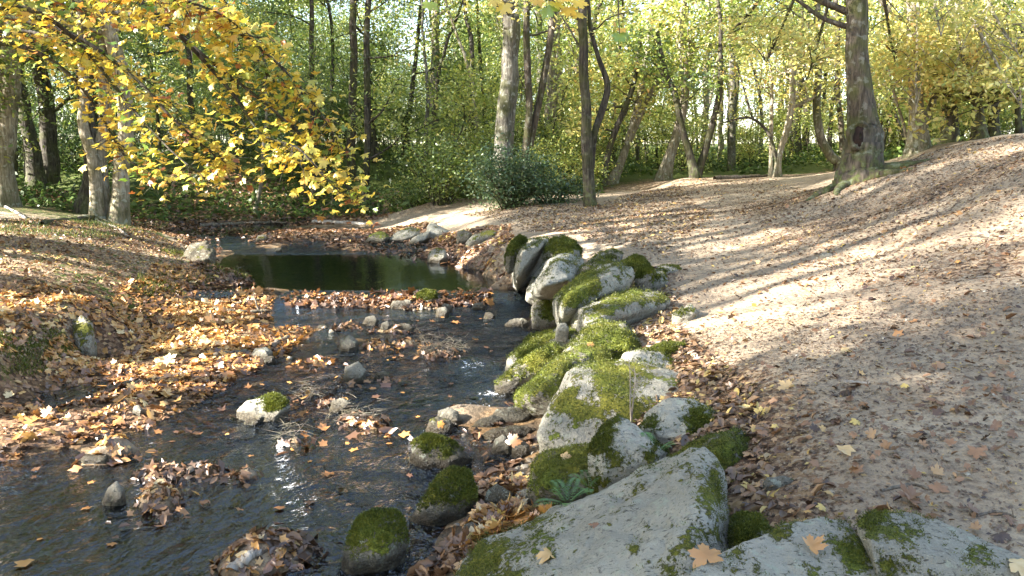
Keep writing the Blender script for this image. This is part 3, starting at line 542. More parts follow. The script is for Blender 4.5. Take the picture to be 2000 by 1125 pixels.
# far margin
rock('stone', 'mossy stone at the tip of the far sand bar', [(712,472),(722,457),(745,450),(762,462),(752,474)], cy=475, T=.6, moss=.35, light=.3, cat='boulder', fuzz=False)
rock('boulder', 'long greenish slab half sunk in the far sand', [(752,472),(775,452),(800,443),(822,448),(818,460),(785,472)], cy=473, T=.8, moss=.2, light=.7, fuzz=False)
rock('boulder', 'pointed pale boulder highest of those on the far sand', [(830,460),(835,438),(842,433),(862,444),(880,452),(860,462)], cy=463, T=.6, moss=.05, light=.9, fuzz=False)
rock('stone', 'sunlit flat stone at the foot of the pointed far boulder', [(795,475),(815,458),(842,450),(838,464),(810,478)], cy=478, T=.5, moss=-.3, light=1., cat='stone', fuzz=False)
rock('boulder', 'dark blunt boulder on the far slope', [(890,474),(893,452),(905,447),(922,456),(920,470),(900,477)], cy=477, T=.5, moss=.1, light=.1, fuzz=False)
rock('boulder', 'low mossy slab next to the dark blunt boulder on the far slope', [(910,474),(925,458),(955,449),(974,452),(968,462),(935,474)], cy=475, T=.7, moss=.25, light=.6, fuzz=False)
rock('boulder', 'upright greenish boulder at the pool edge below the far slope', [(834,508),(838,492),(852,484),(870,487),(874,502),(862,514)], cy=514, T=.5, moss=.2, light=.5, fuzz=False)
rock('stone', 'small white stone at the mouth of the upper riffle', [(536,491),(540,486),(550,484),(548,490)], cy=491, T=.3, moss=-.5, light=1., cat='stone', fuzz=False)
rock('stone', 'round mossy stone on the leafy gravel above the pool', [(498,471),(502,460),(515,457),(524,464),(520,471)], cy=472, T=.5, moss=.4, light=.2, cat='stone', fuzz=False)
# ------------------------------------------------------------------ trees
def spline(P, n):
    P = np.asarray(P, float); m = len(P)
    if m < 3: return np.array([P[0] + (P[-1] - P[0]) * t for t in np.linspace(0, 1, n)])
    t = np.linspace(0, m - 1, n); i = np.clip(t.astype(int), 0, m - 2); f = (t - i)[:, None]
    Q = np.r_[[2 * P[0] - P[1]], P, [2 * P[-1] - P[-2]]]; a, b, c, d = Q[i], Q[i + 1], Q[i + 2], Q[i + 3]
    return .5 * (2 * b + (c - a) * f + (2 * a - 5 * b + 4 * c - d) * f ** 2 + (3 * b - a - 3 * c + d) * f ** 3)
def limb(mb, rng, p0, d0, length, r0, seg=5, n=6, wig=.18, lift=.0):
    P = [np.array(p0, float)]; d = np.array(d0, float)
    for k in range(n):
        d = d + wig * rng.normal(size=3) + [0, 0, lift]; d /= np.linalg.norm(d); P.append(P[-1] + d * length / n)
    P = np.array(P); R = r0 * np.linspace(1, .18, n + 1); mb.tube(P, R, seg); return P
def branching(mb, rng, stem, R, nb, t0, L, elev=(.1, .7), sub=3, lift=.03, r_f=.45, azr=None):
    """limbs along a stem; returns the points where leaves sit"""
    A_ = []; m = len(stem)
    for b in range(nb):
        t = t0 + (1 - t0) * (b + rng.uniform(.1, .9)) / nb; x = t * (m - 1); i = min(int(x), m - 2); p = stem[i] + (stem[i + 1] - stem[i]) * (x - i)
        r = np.interp(x, np.arange(m), R) * r_f * rng.uniform(.6, 1.1); az = rng.uniform(0, 6.283) if azr is None else rng.uniform(*azr)
        e = rng.uniform(*elev); l = L * (1 - .45 * t) * rng.uniform(.6, 1.15)
        d = np.array([math.cos(az) * math.cos(e), math.sin(az) * math.cos(e), math.sin(e)])
        P = limb(mb, rng, p, d, l, max(r, .008), 5, 6, .16, lift); A_ += list(P[3:])
        for s in range(sub):
            k = rng.integers(2, 6); a2 = az + rng.choice([-1, 1]) * rng.uniform(.5, 1.2); e2 = e * .5 + rng.uniform(-.3, .4)
            d2 = np.array([math.cos(a2) * math.cos(e2), math.sin(a2) * math.cos(e2), math.sin(e2)])
            P2 = limb(mb, rng, P[k], d2, l * rng.uniform(.3, .55), max(r * .4, .005), 4, 4, .2, lift); A_ += list(P2[1:])
    return np.array(A_)
def foliage(rng, A_, n, size, spread, tpl, flat=.55, name='crown', tint=.0):
    """leaves round the twig points: loose flat sprays with gaps between them"""
    na = len(A_); ca = np.clip(.45 + .2 * rng.normal(size=na), 0, 1); k = rng.integers(0, na, n)
    C = A_[k] + rng.normal(size=(n, 3)) * spread * np.array([1, 1, flat]); N = rng.normal(size=(n, 3)) * .75 + [0, 0, 1.]
    S = size * rng.uniform(.6, 1.25, n); rv = np.clip(ca[k] + .2 * rng.normal(size=n) + tint, 0, 1)
    return leaf_mesh(name, C, N, S, rv, rng, tpl)
OV = [oval(.12), oval(-.05)]
CUT = {'GRN': GRN, 'YGR': YGR, 'YEL': YEL, 'MAP': MAP, 'DGR': DGR}

def hero(label, stems, Y=None, bark=BK_GREY, leafm=YGR, top=11., n=2500, size=.085, nb=8, L=2.6, seg=12, flare=1.5, sprays=(), name='tree', group=None, ridge=.06, low=None, seed=1, roots=0, t0=None, spread=.35, elev=(.0, .7)):
    """stems: lists of (px, py, width in px) from the foot upwards, all standing at one distance"""
    rng = np.random.default_rng(seed); b = stems[0][0]
    base = G(b[0], b[1]) if Y is None else PY(b[0], b[1], Y); Yd = base[1]; zb = float(terrain(base[:2])[0])
    root = empty(name, (base[0], base[1], zb)); off = np.array([base[0], base[1], zb]); mb = MB(); A_ = []
    for si, st in enumerate(stems):
        dy = 0; P = []; R = []
        for k, (px, py, wpx) in enumerate(st): P.append(PY(px, py, Yd + .12 * si)); R.append(.5 * wpx / FPX * Yd)
        P = np.array(P); h = P[-1][2]
        tp = top * (1 - .12 * si); d = (P[-1] - P[-2]); d = d / np.linalg.norm(d); zz = max(tp - h, .3)
        if top > 0 and py < 60:
            P = np.r_[P, [P[-1] + d * zz * .35 + rng.normal(size=3) * .15, P[-1] + d * zz * .65 + [0, 0, zz * .05] + rng.normal(size=3) * .3, P[-1] + d * zz * .9 + [0, 0, zz * .1]]]
            R = R + [R[-1] * .75, R[-1] * .45, R[-1] * .12]
        n_ = max(14, int(len(P) * 7)); S = spline(P, n_); Rr = np.interp(np.linspace(0, len(R) - 1, n_), np.arange(len(R)), R)
        if si == 0 or abs(st[0][1] - b[1]) < 12:
            S = np.r_[[S[0] - [0, 0, .25]], S]; Rr = np.r_[Rr[0], Rr]
            hh = np.maximum(S[:, 2] - S[1, 2], 0); Rr = Rr * (1 + (flare - 1) * np.exp(-hh / (R[0] * 2.2)))
        nn = vnoise(np.c_[S * 1.7], seed + si); S = S + (R[0] * .18) * np.c_[nn, nn[::-1], nn * 0]
        mb.tube(S, Rr, seg, ridge, seed + si)
        hN = (S[:, 2] - zb) / max(S[-1, 2] - zb, .1); tt = t0 if t0 is not None else .35
        if nb: A_ += list(branching(mb, rng, S, Rr, nb, tt, L, elev))
    for k in range(roots):
        a = 6.283 * k / roots + rng.uniform(-.3, .3); r0 = stems[0][0][2] / FPX * Yd * .5; p0 = off + [0, 0, r0 * .8]; P = [p0]
        for q in (1., 1.9, 3.0, 4.2): 
            xy = off[:2] + r0 * q * np.array([math.cos(a + .15 * q), math.sin(a + .15 * q)]); P.append([xy[0], xy[1], float(terrain(xy)[0]) + r0 * (.35 - .12 * q)])
        mb.tube(spline(P, 12), r0 * np.linspace(.5, .1, 12), 7, .1, k)
    me = mb.mesh('trunk'); me.transform(__import__('mathutils').Matrix.Translation(-Vector(off))); link('trunk', me, bark, root)
    for (sx, sy, sdist, rx, ry, cnt) in sprays:   # leafy boughs low enough to be seen
        c = PY(sx, sy, sdist); q = rng.normal(size=(max(6, cnt // 25), 3)) * np.array([rx, rx, ry]) / FPX * sdist * .6; A_ += list(np.repeat(c + q, max(1, int(len(A_) / 60)) if A_ else 1, 0)) if False else []
    meshes = []
    if A_ and n: meshes.append((np.array(A_), n, spread))
    if meshes:
        m = foliage(rng, meshes[0][0] - off, int(n * 1.3), size * .78, spread, OV if size > .06 else [RH]); link('crown', m, leafm, root)
    for (sx, sy, sdist, rx, ry, cnt) in sprays:
        c = PY(sx, sy, sdist); q = c + np.clip(rng.normal(size=(max(6, cnt // 22), 3)), -1.6, 1.6) * np.array([rx, rx * .8, ry]) / FPX * sdist * .62
        # a bough from the trunk reaches each spray
        m2 = MB(); st = PY(stems[0][-1][0], stems[0][-1][1], Yd) + [0, 0, rng.uniform(.2, 1.2)]
        mid = .5 * (st + c) + [0, 0, .5]; bough = spline([st, mid, c, c + (c - mid) * .35], 12); m2.tube(bough, np.linspace(.05, .008, 12), 6)
        for p in q[:60]:
            j = bough[rng.integers(5, 12)]; m2.tube(spline([j, .5 * (j + p) + [0, 0, .1], p], 5), np.linspace(.012, .004, 5), 4)
        mm = m2.mesh('bough'); mm.transform(__import__('mathutils').Matrix.Translation(-Vector(off))); bo = link('bough', mm, bark, root)
        m = foliage(rng, q - off, int(cnt * 1.7), .052, .24 * sdist / 12, OV, .4); link('leaves', m, leafm, bo)
    tag(root, label, 'tree', group); return root

# --- left bank
hero('pale straight trunk with a dead look, at the far edge of the left bank', [[(8,400,42),(6,330,36),(14,250,34),(20,150,34),(28,50,36),(30,0,36)],[(20,150,26),(10,60,22),(4,0,20)]], Y=19, bark=BK_PALE, leafm=GRN, top=12, n=3500, seed=3, L=4)
hero('pale double trunked tree on the bank edge with roots hanging over the stream', [[(190,428,24),(186,360,23),(176,290,20),(162,240,19),(166,190,17),(160,100,17),(158,30,16)],[(230,430,34),(238,380,30),(240,320,29),(246,250,28),(240,150,28),(212,60,26),(200,0,24)],[(205,428,26),(200,370,26),(196,300,24),(206,220,22),(200,120,20),(210,20,18)]], bark=BK_PALE, leafm=YEL, top=12, n=4500, seed=5, L=4, roots=9, flare=1.35, t0=.5)
hero('dark broad trunk standing right behind the pale double trunked tree', [[(178,418,44),(182,340,34),(172,240,26),(160,130,24),(150,20,22)]], Y=19.8, bark=BK_DARK, leafm=GRN, top=13, n=3500, seed=7, L=4, t0=.5)
hero('dark ivy covered trunk leaning slightly, second from the frame edge on the left bank', [[(72,372,30),(64,300,26),(46,200,22),(34,150,18),(26,60,18),(20,0,16)]], Y=24, bark=BK_DARK, leafm=GRN, top=13, n=3000, seed=9, L=4)
hero('dark ivy wrapped trunk, between the leaning dark trunk and the pale double tree', [[(98,375,34),(96,300,30),(90,200,28),(76,110,26),(70,0,24)]], Y=25, bark=BK_DARK, leafm=DGR, top=13, n=3500, seed=11, L=3.6, t0=.25, spread=.5)
hero('small crooked sapling with a pale foot, alone on the dark far bank', [[(497,416,9),(505,385,8),(513,345,7),(514,300,6),(520,220,5),(516,120,4)]], bark=BK_PALE, leafm=GRN, top=0, n=700, seed=13, L=1.6, nb=9, size=.06, t0=.45, flare=1.2)
hero('thin straight trunk on the dark far bank, reflected in the dark water', [[(611,405,11),(614,350,10),(612,250,9),(608,120,9),(608,0,8)]], bark=BK_DARK, leafm=GRN, top=8, n=2500, seed=15, L=3, t0=.3)
hero('tall thin dark trunk with short snags, rising to the right of the yellow boughs', [[(714,395,13),(716,330,13),(718,230,13),(716,120,12),(720,0,11)]], Y=23.5, bark=BK_DARK, leafm=YGR, top=9, n=3200, seed=17, L=3.2, t0=.15, nb=14)
hero('slanting companion trunk next to the tall thin dark one', [[(738,312,16),(728,260,14),(720,190,11),(722,120,9)]], Y=28, bark=BK_DARK, leafm=GRN, top=0, n=1800, seed=19, L=2.6, t0=.4)
hero('stout bent dark trunk in the shade between the far pool and the big oak', [[(795,300,15),(790,250,14),(800,215,10),(812,120,8),(822,20,7)]], Y=29, bark=BK_DARK, leafm=GRN, top=8, n=3000, seed=21, L=3, t0=.3)
hero('faint thin trunk rising behind the tips of the yellow boughs', [[(650,330,7),(648,200,7),(650,90,6),(640,0,6)]], Y=30, bark=BK_DARK, leafm=YGR, top=8, n=2500, seed=22, L=3, t0=.3)
# --- middle
hero('big straight oak trunk rising out of the dark bush', [[(984,392,40),(984,300,36),(985,250,37),(990,180,35),(998,110,31),(996,40,33),(996,0,33)]], Y=18.3, bark=BK_GREY, leafm=YEL, top=14, n=1100, seed=23, L=3, t0=.55, seg=20, ridge=.05, flare=1.15)
hero('slim tree with a second stem leaning away to the right, just past the big oak', [[(1026,330,15),(1028,280,14),(1034,210,13),(1030,130,14),(1028,0,12)],[(1034,285,14),(1050,210,13),(1068,120,13),(1082,30,12),(1086,0,11)]], Y=20, bark=BK_BRWN, leafm=YGR, top=12, n=900, seed=25, L=2.6, t0=.45)
hero('dark scaly trunk with a forked stem on the bare slope', [[(1152,402,22),(1148,340,22),(1146,270,21),(1144,190,18),(1140,100,17),(1140,0,17)],[(1154,330,14),(1162,260,13),(1176,215,14),(1186,165,12),(1168,110,9),(1152,50,8),(1148,0,7)]], bark=BK_DARK, leafm=YEL, top=12, n=800, seed=27, L=2.4, t0=.5, seg=14, flare=1.3)
hero('slender dark tree leaning right at the far rim of the slope', [[(1178,345,13),(1190,290,12),(1212,230,11),(1238,160,10),(1252,60,8)]], Y=22, bark=BK_DARK, leafm=YEL, top=0, n=1500, seed=29, L=2.4, t0=.4)
hero('pale stem sweeping up to the right from a shared dark foot at the slope rim', [[(1196,358,18),(1212,318,15),(1232,262,14),(1250,190,13),(1262,110,12),(1270,30,11)],[(1205,340,12),(1228,280,11),(1262,200,10),(1290,150,9),(1312,110,7)]], bark=BK_PALE, leafm=YGR, top=10, n=2500, seed=31, L=2.6, t0=.45)
hero('thick pale twin stem tree with bark peeling, at the far end of the bare path', [[(1296,352,26),(1306,310,20),(1322,262,18),(1336,200,17),(1340,130,16),(1328,80,13),(1336,0,12)],[(1316,285,15),(1332,220,13),(1340,150,12),(1352,90,10),(1330,60,9)]], bark=BK_PALE, leafm=YGR, top=11, n=3000, seed=33, L=3, t0=.5)
hero('dark V shaped tree with two bare stems behind the pale twin stem tree', [[(1358,347,22),(1346,300,15),(1332,250,13),(1318,180,11),(1300,140,9),(1285,60,7)],[(1362,345,18),(1378,290,13),(1396,220,12),(1406,160,11),(1408,80,8),(1402,0,7)]], bark=BK_DARK, leafm=GRN, top=10, n=2500, seed=35, L=2.8, t0=.5, flare=1.1)
hero('bent sapling arching over into a half hoop above the path end', [[(1524,346,8),(1516,310,7),(1500,260,6),(1470,232,5),(1440,232,4),(1405,242,3)],[(1470,232,4),(1455,180,3),(1440,130,3)]], bark=BK_DARK, leafm=YEL, top=0, n=250, seed=37, L=.9, nb=6, size=.05, t0=.6, flare=1.1)
hero('pale crooked tree lit by the sun beyond the path end, with a bare side limb', [[(1518,346,13),(1522,300,12),(1538,250,13),(1546,200,12),(1548,150,12),(1546,110,10),(1552,60,7)],[(1545,212,7),(1570,200,6),(1590,190,4)],[(1506,345,9),(1506,260,8),(1508,180,7),(1504,130,5)]], bark=BK_PALE, leafm=YEL, top=9, n=1500, seed=39, L=2.4, t0=.55)
hero('curved grey trunk sweeping up from the hill rim like a hockey stick', [[(1640,318,18),(1618,298,17),(1602,265,16),(1596,210,15),(1598,150,13),(1594,80,12),(1596,0,11)]], Y=21, bark=BK_GREY, leafm=YGR, top=11, n=2500, seed=41, L=3, t0=.5, flare=1.1)
hero('thin upright trunk partly behind the hollow oak', [[(1648,306,12),(1642,240,10),(1636,170,10),(1636,60,9),(1632,0,8)]], Y=22, bark=BK_BRWN, leafm=YGR, top=11, n=2500, seed=43, L=3, t0=.45)
oak = hero('big oak with a dark hollow low in its trunk, standing on the sunny slope', [[(1684,352,66),(1686,318,57),(1686,280,58),(1683,230,50),(1677,170,43),(1672,90,39),(1670,0,37)],[(1668,55,12),(1640,48,10),(1604,34,8),(1570,10,7),(1545,-8,5)]], bark=BK_BRWN, leafm=YEL, top=13, n=4000, seed=45, L=4.5, t0=.62, seg=28, ridge=.05, flare=1.55, roots=7,
     sprays=[(1520,70,15,110,22,420),(1590,110,14.5,80,16,260),(1450,40,15.5,80,25,260),(1740,80,15,70,35,260)])
hero('broad pale trunk with a forked limb to the right, sunlit on the hill rim', [[(1794,294,40),(1792,262,32),(1790,220,27),(1786,150,22),(1782,70,20),(1780,0,18)],[(1802,245,16),(1820,205,14),(1836,150,12),(1850,90,12),(1868,10,9)],[(1776,290,7),(1764,240,6),(1748,190,5),(1735,130,4)]], bark=BK_PALE, leafm=YEL, top=11, n=3500, seed=47, L=3.5, t0=.55, flare=1.3, seg=18,
     sprays=[(1790,150,15,60,40,240),(1880,110,15,90,40,520),(1960,60,14,90,40,520),(1960,150,13.5,80,25,420),(1830,30,14,80,30,300)])
hero('stubby thick trunk broken off short, on the hill rim', [[(1855,284,28),(1856,255,27),(1856,220,28),(1848,192,22),(1846,160,14),(1840,90,12)]], Y=17.5, bark=BK_BRWN, leafm=YEL, top=0, n=2600, seed=49, L=2.4, t0=.6, nb=12, elev=(.2, 1.2))
hero('reddish trunk on the hill crest with a thick yellow crown', [[(1912,272,24),(1910,230,20),(1908,180,19),(1905,120,15)]], Y=16, bark=BK_BRWN, leafm=YEL, top=0, n=2600, seed=51, L=2.6, t0=.5, nb=12)
hero('dark forked trunk on the hill crest next to the reddish one', [[(1938,268,20),(1940,230,17),(1938,170,16),(1944,90,12)],[(1942,235,10),(1954,200,9),(1966,150,7)]], Y=17, bark=BK_DARK, leafm=YGR, top=0, n=2400, seed=53, L=2.6, t0=.5, nb=10)
hero('thin dark trunk farthest along the hill crest', [[(1992,262,12),(1988,220,10),(1992,150,9),(1994,60,8)]], Y=16, bark=BK_DARK, leafm=YEL, top=0, n=2000, seed=55, L=2.4, t0=.5, nb=9)
hero('white thin trunk caught by the sun just past the hollow oak', [[(1716,300,9),(1714,240,8),(1718,170,8),(1720,80,7),(1722,0,6)]], Y=25, bark=BK_PALE, leafm=YGR, top=10, n=2000, seed=57, L=2.6, t0=.5)
hero('snaking dark stem between the hollow oak and the forked pale trunk', [[(1776,288,8),(1764,262,7),(1750,225,6),(1742,170,5),(1730,120,4)]], Y=22, bark=BK_DARK, leafm=YGR, top=0, n=900, seed=59, L=1.8, t0=.4)
# hollow of the oak: a burr ring round a plug coloured dark for the cavity's shade
b = G(1684, 352); r_ = np.random.default_rng(4)
mb = MB(); c = PY(1681, 266, b[1] - .27); a = np.linspace(0, 2 * np.pi, 25)
ring = np.c_[c[0] + .105 * np.cos(a) * (1 + .2 * np.sin(3 * a)), np.full(25, c[1] + .03) + .07 * np.cos(a) ** 2, c[2] + .22 * np.sin(a) * (1 + .12 * np.cos(2 * a))]
mb.tube(ring, .055 * (1 + .3 * np.sin(a * 2 + 1) + .2 * np.sin(a * 5)), 12, .25, 3)
me = mb.mesh('burr'); me.transform(__import__('mathutils').Matrix.Translation(-oak.location)); link('burr', me, BK_BRWN, oak)
hol = NT('hollow_shade_wood'); hol.princ(hol.ramp(hol.noise(hol.obj(), 9, 4), [(.3, (.008, .005, .004)), (.7, (.035, .018, .012))]), .9)
mb = MB(); mb.tube(np.array([[c[0], c[1] + .02 + y, c[2]] for y in (-.02, .0, .05)]), [.02, .08, .11], 16, .1); V = np.concatenate(mb.V); V[:, 2] = c[2] + (V[:, 2] - c[2]) * 1.9
me = make_mesh('hollow', V, [np.concatenate(mb.F4)], None, True); me.transform(__import__('mathutils').Matrix.Translation(-oak.location)); link('hollow', me, hol.m, oak)

# --- the gold maple whose boughs hang over the stream; its trunk stands left of the view
rng = np.random.default_rng(77)
mx = np.array([-8.4, 10.2, 0.]); mx[2] = terrain(mx[:2])[0]; mroot = empty('maple_tree', mx); mb = MB()
trunk = spline([mx - [0, 0, .3], mx + [.1, 0, 2], mx + [.0, .1, 4.5], mx + [.2, .2, 8], mx + [.2, .3, 11]], 30); mb.tube(trunk, np.linspace(.26, .04, 30), 14, .06, 2)
boughs = [([(-150,-60),(120,10),(300,40),(430,130),(560,225),(640,300),(708,368)], 9.2), ([(-150,0),(120,60),(260,150),(340,235),(420,300),(452,326)], 9.8), ([(-50,-160),(250,-60),(420,30),(540,110),(630,200),(694,290)], 9.0),
 ([(-150,60),(40,90),(140,150),(200,230),(240,300),(300,352)], 10.2), ([(-100,-120),(200,-40),(330,50),(460,180),(520,260),(600,290),(660,350)], 8.7), ([(-150,-20),(60,20),(160,90),(240,190),(330,290),(395,340)], 9.5),
 ([(-60,-200),(200,-120),(400,-40),(480,60),(540,150),(600,180)], 9.3), ([(-150,100),(0,60),(90,70),(180,110),(290,160),(380,250)], 10.5), ([(-100,-60),(150,-20),(300,-10),(420,20),(500,70)], 8.4)]
TW = []
for bi, (pp, Yb) in enumerate(boughs):
    pp = [(x - max(0, x - 350) * .07, y) for x, y in pp]; st = trunk[10 + bi]; P = spline([st] + [PY(x, y, Yb + .25 * math.sin(i * 1.3 + bi)) for i, (x, y) in enumerate(pp)], 44); R = np.linspace(.04, .004, 44); mb.tube(P, R, 6)
    for k in range(9, 44):
        for s in range(3):
            if rng.random() * 1.15 < (.2 + 1.1 * abs(math.sin(k * .33 + bi * 2.1))) and rng.random() < (.8 if bi not in (1, 3, 5) else .6):
                d = np.array([rng.choice([-1, 1]) * rng.uniform(.2, .8), rng.normal() * .7, rng.uniform(-.75, .1)]); d += (P[min(k + 1, 43)] - P[k]) * 3; d /= np.linalg.norm(d)
                q = limb(mb, rng, P[k], d, rng.uniform(.18, .55), .006, 4, 4, .18, -.06); TW.append((q, k / 43))
me = mb.mesh('trunk'); me.transform(__import__('mathutils').Matrix.Translation(-Vector(mx))); link('trunk', me, BK_DARK, mroot)
C = []; rv = []; S = []
for q, t in TW:
    cl = np.clip(.42 + .24 * rng.normal() + .16 * t ** 2, 0, 1)
    for _ in range(rng.integers(4, 9)):
        C.append(q[rng.integers(1, 5)] + rng.normal(size=3) * [.12, .12, .06] - mx); rv.append(np.clip(cl + .13 * rng.normal(), 0, 1)); S.append(rng.uniform(.036, .078))
C = np.array(C); N = rng.normal(size=C.shape) * .42 + [-.1, -.25, 1]
link('crown', leaf_mesh('crown', C, N, np.array(S), np.array(rv), rng, [maple(-.3), maple(.35), maple(-.6), maple(-.9), maple(.7)], np.array([.5, -.3, -.5])), MAP, mroot)
# upper crown
up = branching(MB(), rng, trunk, np.linspace(.2, .04, 30), 9, .55, 3.2, (.2, .9)); k = rng.integers(0, len(up), 2600)
uo = link('upper_crown', leaf_mesh('upper_crown', up[k] + rng.normal(size=(2600, 3)) * .4 - mx, rng.normal(size=(2600, 3)) * .6 + [0, 0, 1], rng.uniform(.06, .1, 2600), np.clip(rng.normal(.5, .2, 2600), 0, 1), rng, [maple_lo(-.2)]), MAP, mroot)
tag(mroot, 'gold leaved maple whose long boughs hang over the stream', 'tree')

# --- the maple behind the viewer, whose lowest twig hangs into the top of the view
rng = np.random.default_rng(78); m2 = np.array([1.6, -1.6, 0]); m2[2] = terrain(m2[:2])[0]; r2 = empty('maple_tree', m2); mb = MB()
mb.tube(spline([m2 - [0, 0, .3], m2 + [0, 0, 3], m2 + [.1, .1, 6], m2 + [.1, .2, 9]], 20), np.linspace(.2, .05, 20), 12, .05)
tip = PY(1100, 5, 3.9); P = spline([m2 + [0, 0, 4.6], m2 + [-.3, 2.2, 5.0], PY(1180, -260, 3.6), PY(1150, -60, 3.9), PY(1120, -10, 3.9)], 20); mb.tube(P, np.linspace(.04, .004, 20), 5)
P2 = spline([P[15], PY(1200, -60, 3.7), PY(1208, 30, 3.7), PY(1210, 66, 3.7)], 10); mb.tube(P2, np.linspace(.005, .002, 10), 4)
me = mb.mesh('trunk'); me.transform(__import__('mathutils').Matrix.Translation(-Vector(m2))); link('trunk', me, BK_BRWN, r2)
L_ = [(985,12,.05,.62),(1070,18,.055,.05),(1095,-2,.06,.7),(1110,18,.055,.75),(1128,28,.05,.55),(1085,8,.05,.3),(1130,5,.05,.6),(840,8,.05,.12),(1050,0,.045,.8),(1210,68,.048,.02),(1214,58,.03,.85),(965,0,.04,.6)]
C = np.array([PY(x, y, 3.8) for x, y, s, r in L_]) - m2
link('crown', leaf_mesh('crown', C, rng.normal(size=C.shape) * .45 + [0, -1.5, .8], np.array([q[2] for q in L_]), np.array([q[3] for q in L_]), rng, [maple(-.3), maple(.2)], np.array([0, -.3, -1.])), MAP, r2)
tag(r2, 'maple with a twig of big gold and green leaves dangling overhead', 'tree')
# ------------------------------------------------------------------ the wood behind: a few kinds, copied tree by tree
def kind_tree(seed, H, r, nb, t0, L, n, size, stems=1, spread=.3, lean=.08, elev=(.1, .8), low=0.):
    rng = np.random.default_rng(seed); mb = MB(); A_ = []
    for s in range(stems):
        a = rng.uniform(0, 6.28); ln = lean * H * (1 if stems == 1 else 2.2)
        P = spline([[0, 0, -.3], [ln * .2 * math.cos(a), ln * .2 * math.sin(a), H * .3], [ln * .8 * math.cos(a + .5), ln * .8 * math.sin(a + .5), H * .65], [ln * math.cos(a), ln * math.sin(a), H * rng.uniform(.88, 1)]], 24)
        P[1:] += rng.normal(size=(23, 3)) * r * .25; R = r * np.linspace(1, .1, 24) ** .9 * (1 if stems == 1 else .7); mb.tube(P, R, 8, .05, seed)
        A_ += list(branching(mb, rng, P, R, nb, t0, L, elev))
    return mb.mesh('trunk'), foliage(rng, np.array(A_), n, size, spread, OV)
KT = {'shrub': [kind_tree(200 + i, H, .035, 6, .12, L, 3400, .05, 4, .26, .12) for i, (H, L) in enumerate(((3.2, 1.7), (4.4, 2.0), (2.4, 1.6), (5.2, 2.1)))],
      'small': [kind_tree(220 + i, H, .07, 16, .12, L, 5200, .062, 1, .34, .07, (-.1, .6)) for i, (H, L) in enumerate(((7, 2.6), (8.5, 2.8), (6, 2.4), (9.5, 2.7)))],
      'tall': [kind_tree(240 + i, H, r, 16, t, 3.4, 3600, .085, 1, .5, .05, (0, .8)) for i, (H, r, t) in enumerate(((15, .17, .28), (17, .22, .33), (13, .11, .22), (16, .14, .3)))],
      'dense': [kind_tree(290 + i, 14, .2, 26, .18, 4.2, 11000, .1, 1, .5, .05, (-.1, .8)) for i in range(2)],
      'pole': [kind_tree(270 + i, 9 + i, .075 + .012 * i, 9, .5, 2.0, 900, .06, 1, .4, .2, (.1, .9)) for i in range(4)],
      'high': [kind_tree(280 + i, 18, .24, 13, .6, 3.0, 3400, .085, 1, .5, .05, (0, .8)) for i in range(2)],
      'low': [kind_tree(260 + i, 1.2 + .3 * i, .02, 6, .05, 1.1, 1900, .045, 5, .2, .2) for i in range(3)]}
def plant(kind, i, x, y, rot, sc, bark, leafm, label, cat, group, name):
    tr, cr = KT[kind][i % len(KT[kind])]; z = float(terrain([x, y])[0]); o = empty(name, (x, y, z)); o.rotation_euler = (0, 0, rot); o.scale = (sc,) * 3
    for nm, me, m in (('trunk', tr, bark), ('crown', cr, leafm)):
        if not me.materials: me.materials.append(m)
        c = bpy.data.objects.new(nm, me); COL.objects.link(c); c.parent = o; c.material_slots[0].link = 'OBJECT'; c.material_slots[0].material = m
    tag(o, label, cat, group)
rw = np.random.default_rng(5); taken = []
def free(x, y, d):
    for a, b, e in taken:
        if (a - x) ** 2 + (b - y) ** 2 < (.5 * (d + e)) ** 2: return False
    return True
def scatter(n, kind, y0, y1, wfun, d, mats, barks, label, cat, group, name, sc=(.8, 1.25), xl=-.74, xr=.74, tries=40):
    k = 0
    for t in range(n * tries):
        if k >= n: break
        y = math.exp(rw.uniform(math.log(y0), math.log(y1))); x = y * rw.uniform(xl, xr)
        if not wfun(x, y) or not free(x, y, d): continue
        taken.append((x, y, d)); s = x / y
        pm = mats(s, y); f_ = .68 if kind == 'small' and -.36 < s < .05 else 1.; plant(kind, int(rw.integers(0, 9)), x, y, rw.uniform(0, 6.28), rw.uniform(*sc) * f_, barks[int(rw.integers(0, len(barks)))], pm[int(rw.integers(0, len(pm)))], label, cat, group, name); k += 1
    return k
def forest(x, y):
    s = x / y * FPX + 1000   # where the photo shows wood, not the bare slope and path
    if y > 34: return True
    if s < 780: return y > 24.5 + .002 * abs(s)
    if s < 1180: return y > 22.5
    if s < 1620: return y > 26.5
    return y > 21
mix_far = lambda s, y: [GRN, GRN, GRN, YGR] if s < -.1 else [GRN, GRN, YGR] if s < .12 else [YGR, YEL, YEL, GRN]
mix_low = lambda s, y: [DGR, GRN] if s < -.25 else [GRN, GRN, YGR] if s < .12 else [YGR, GRN, YGR]
scatter(95, 'tall', 24, 80, lambda x, y: forest(x, y) and not (-.36 < x / y < .03 and rw.random() < .93), 2.4, mix_far, [BK_DARK, BK_GREY, BK_BRWN, BK_PALE], 'tall slender tree deep in the wood behind the stream and path', 'tree', 'tall trees deep in the wood', 'woodland_tree')
scatter(34, 'pole', 23, 44, lambda x, y: forest(x, y) and x / y > -.12, .8, lambda s, y: [YGR, YEL], [BK_PALE, BK_PALE, BK_DARK, BK_GREY], 'slim leaning stem with a few leaves at its top, in the sunny wood', 'tree', 'slim leaning stems in the wood', 'slim_tree')
scatter(75, 'small', 24, 60, lambda x, y: forest(x, y) and not (1240 < x / y * FPX + 1000 < 1640 and y < 31), 1.5, mix_far, [BK_DARK, BK_GREY, BK_BRWN], 'young leafy tree filling the wood between the tall trunks', 'tree', 'young trees in the wood', 'young_tree')
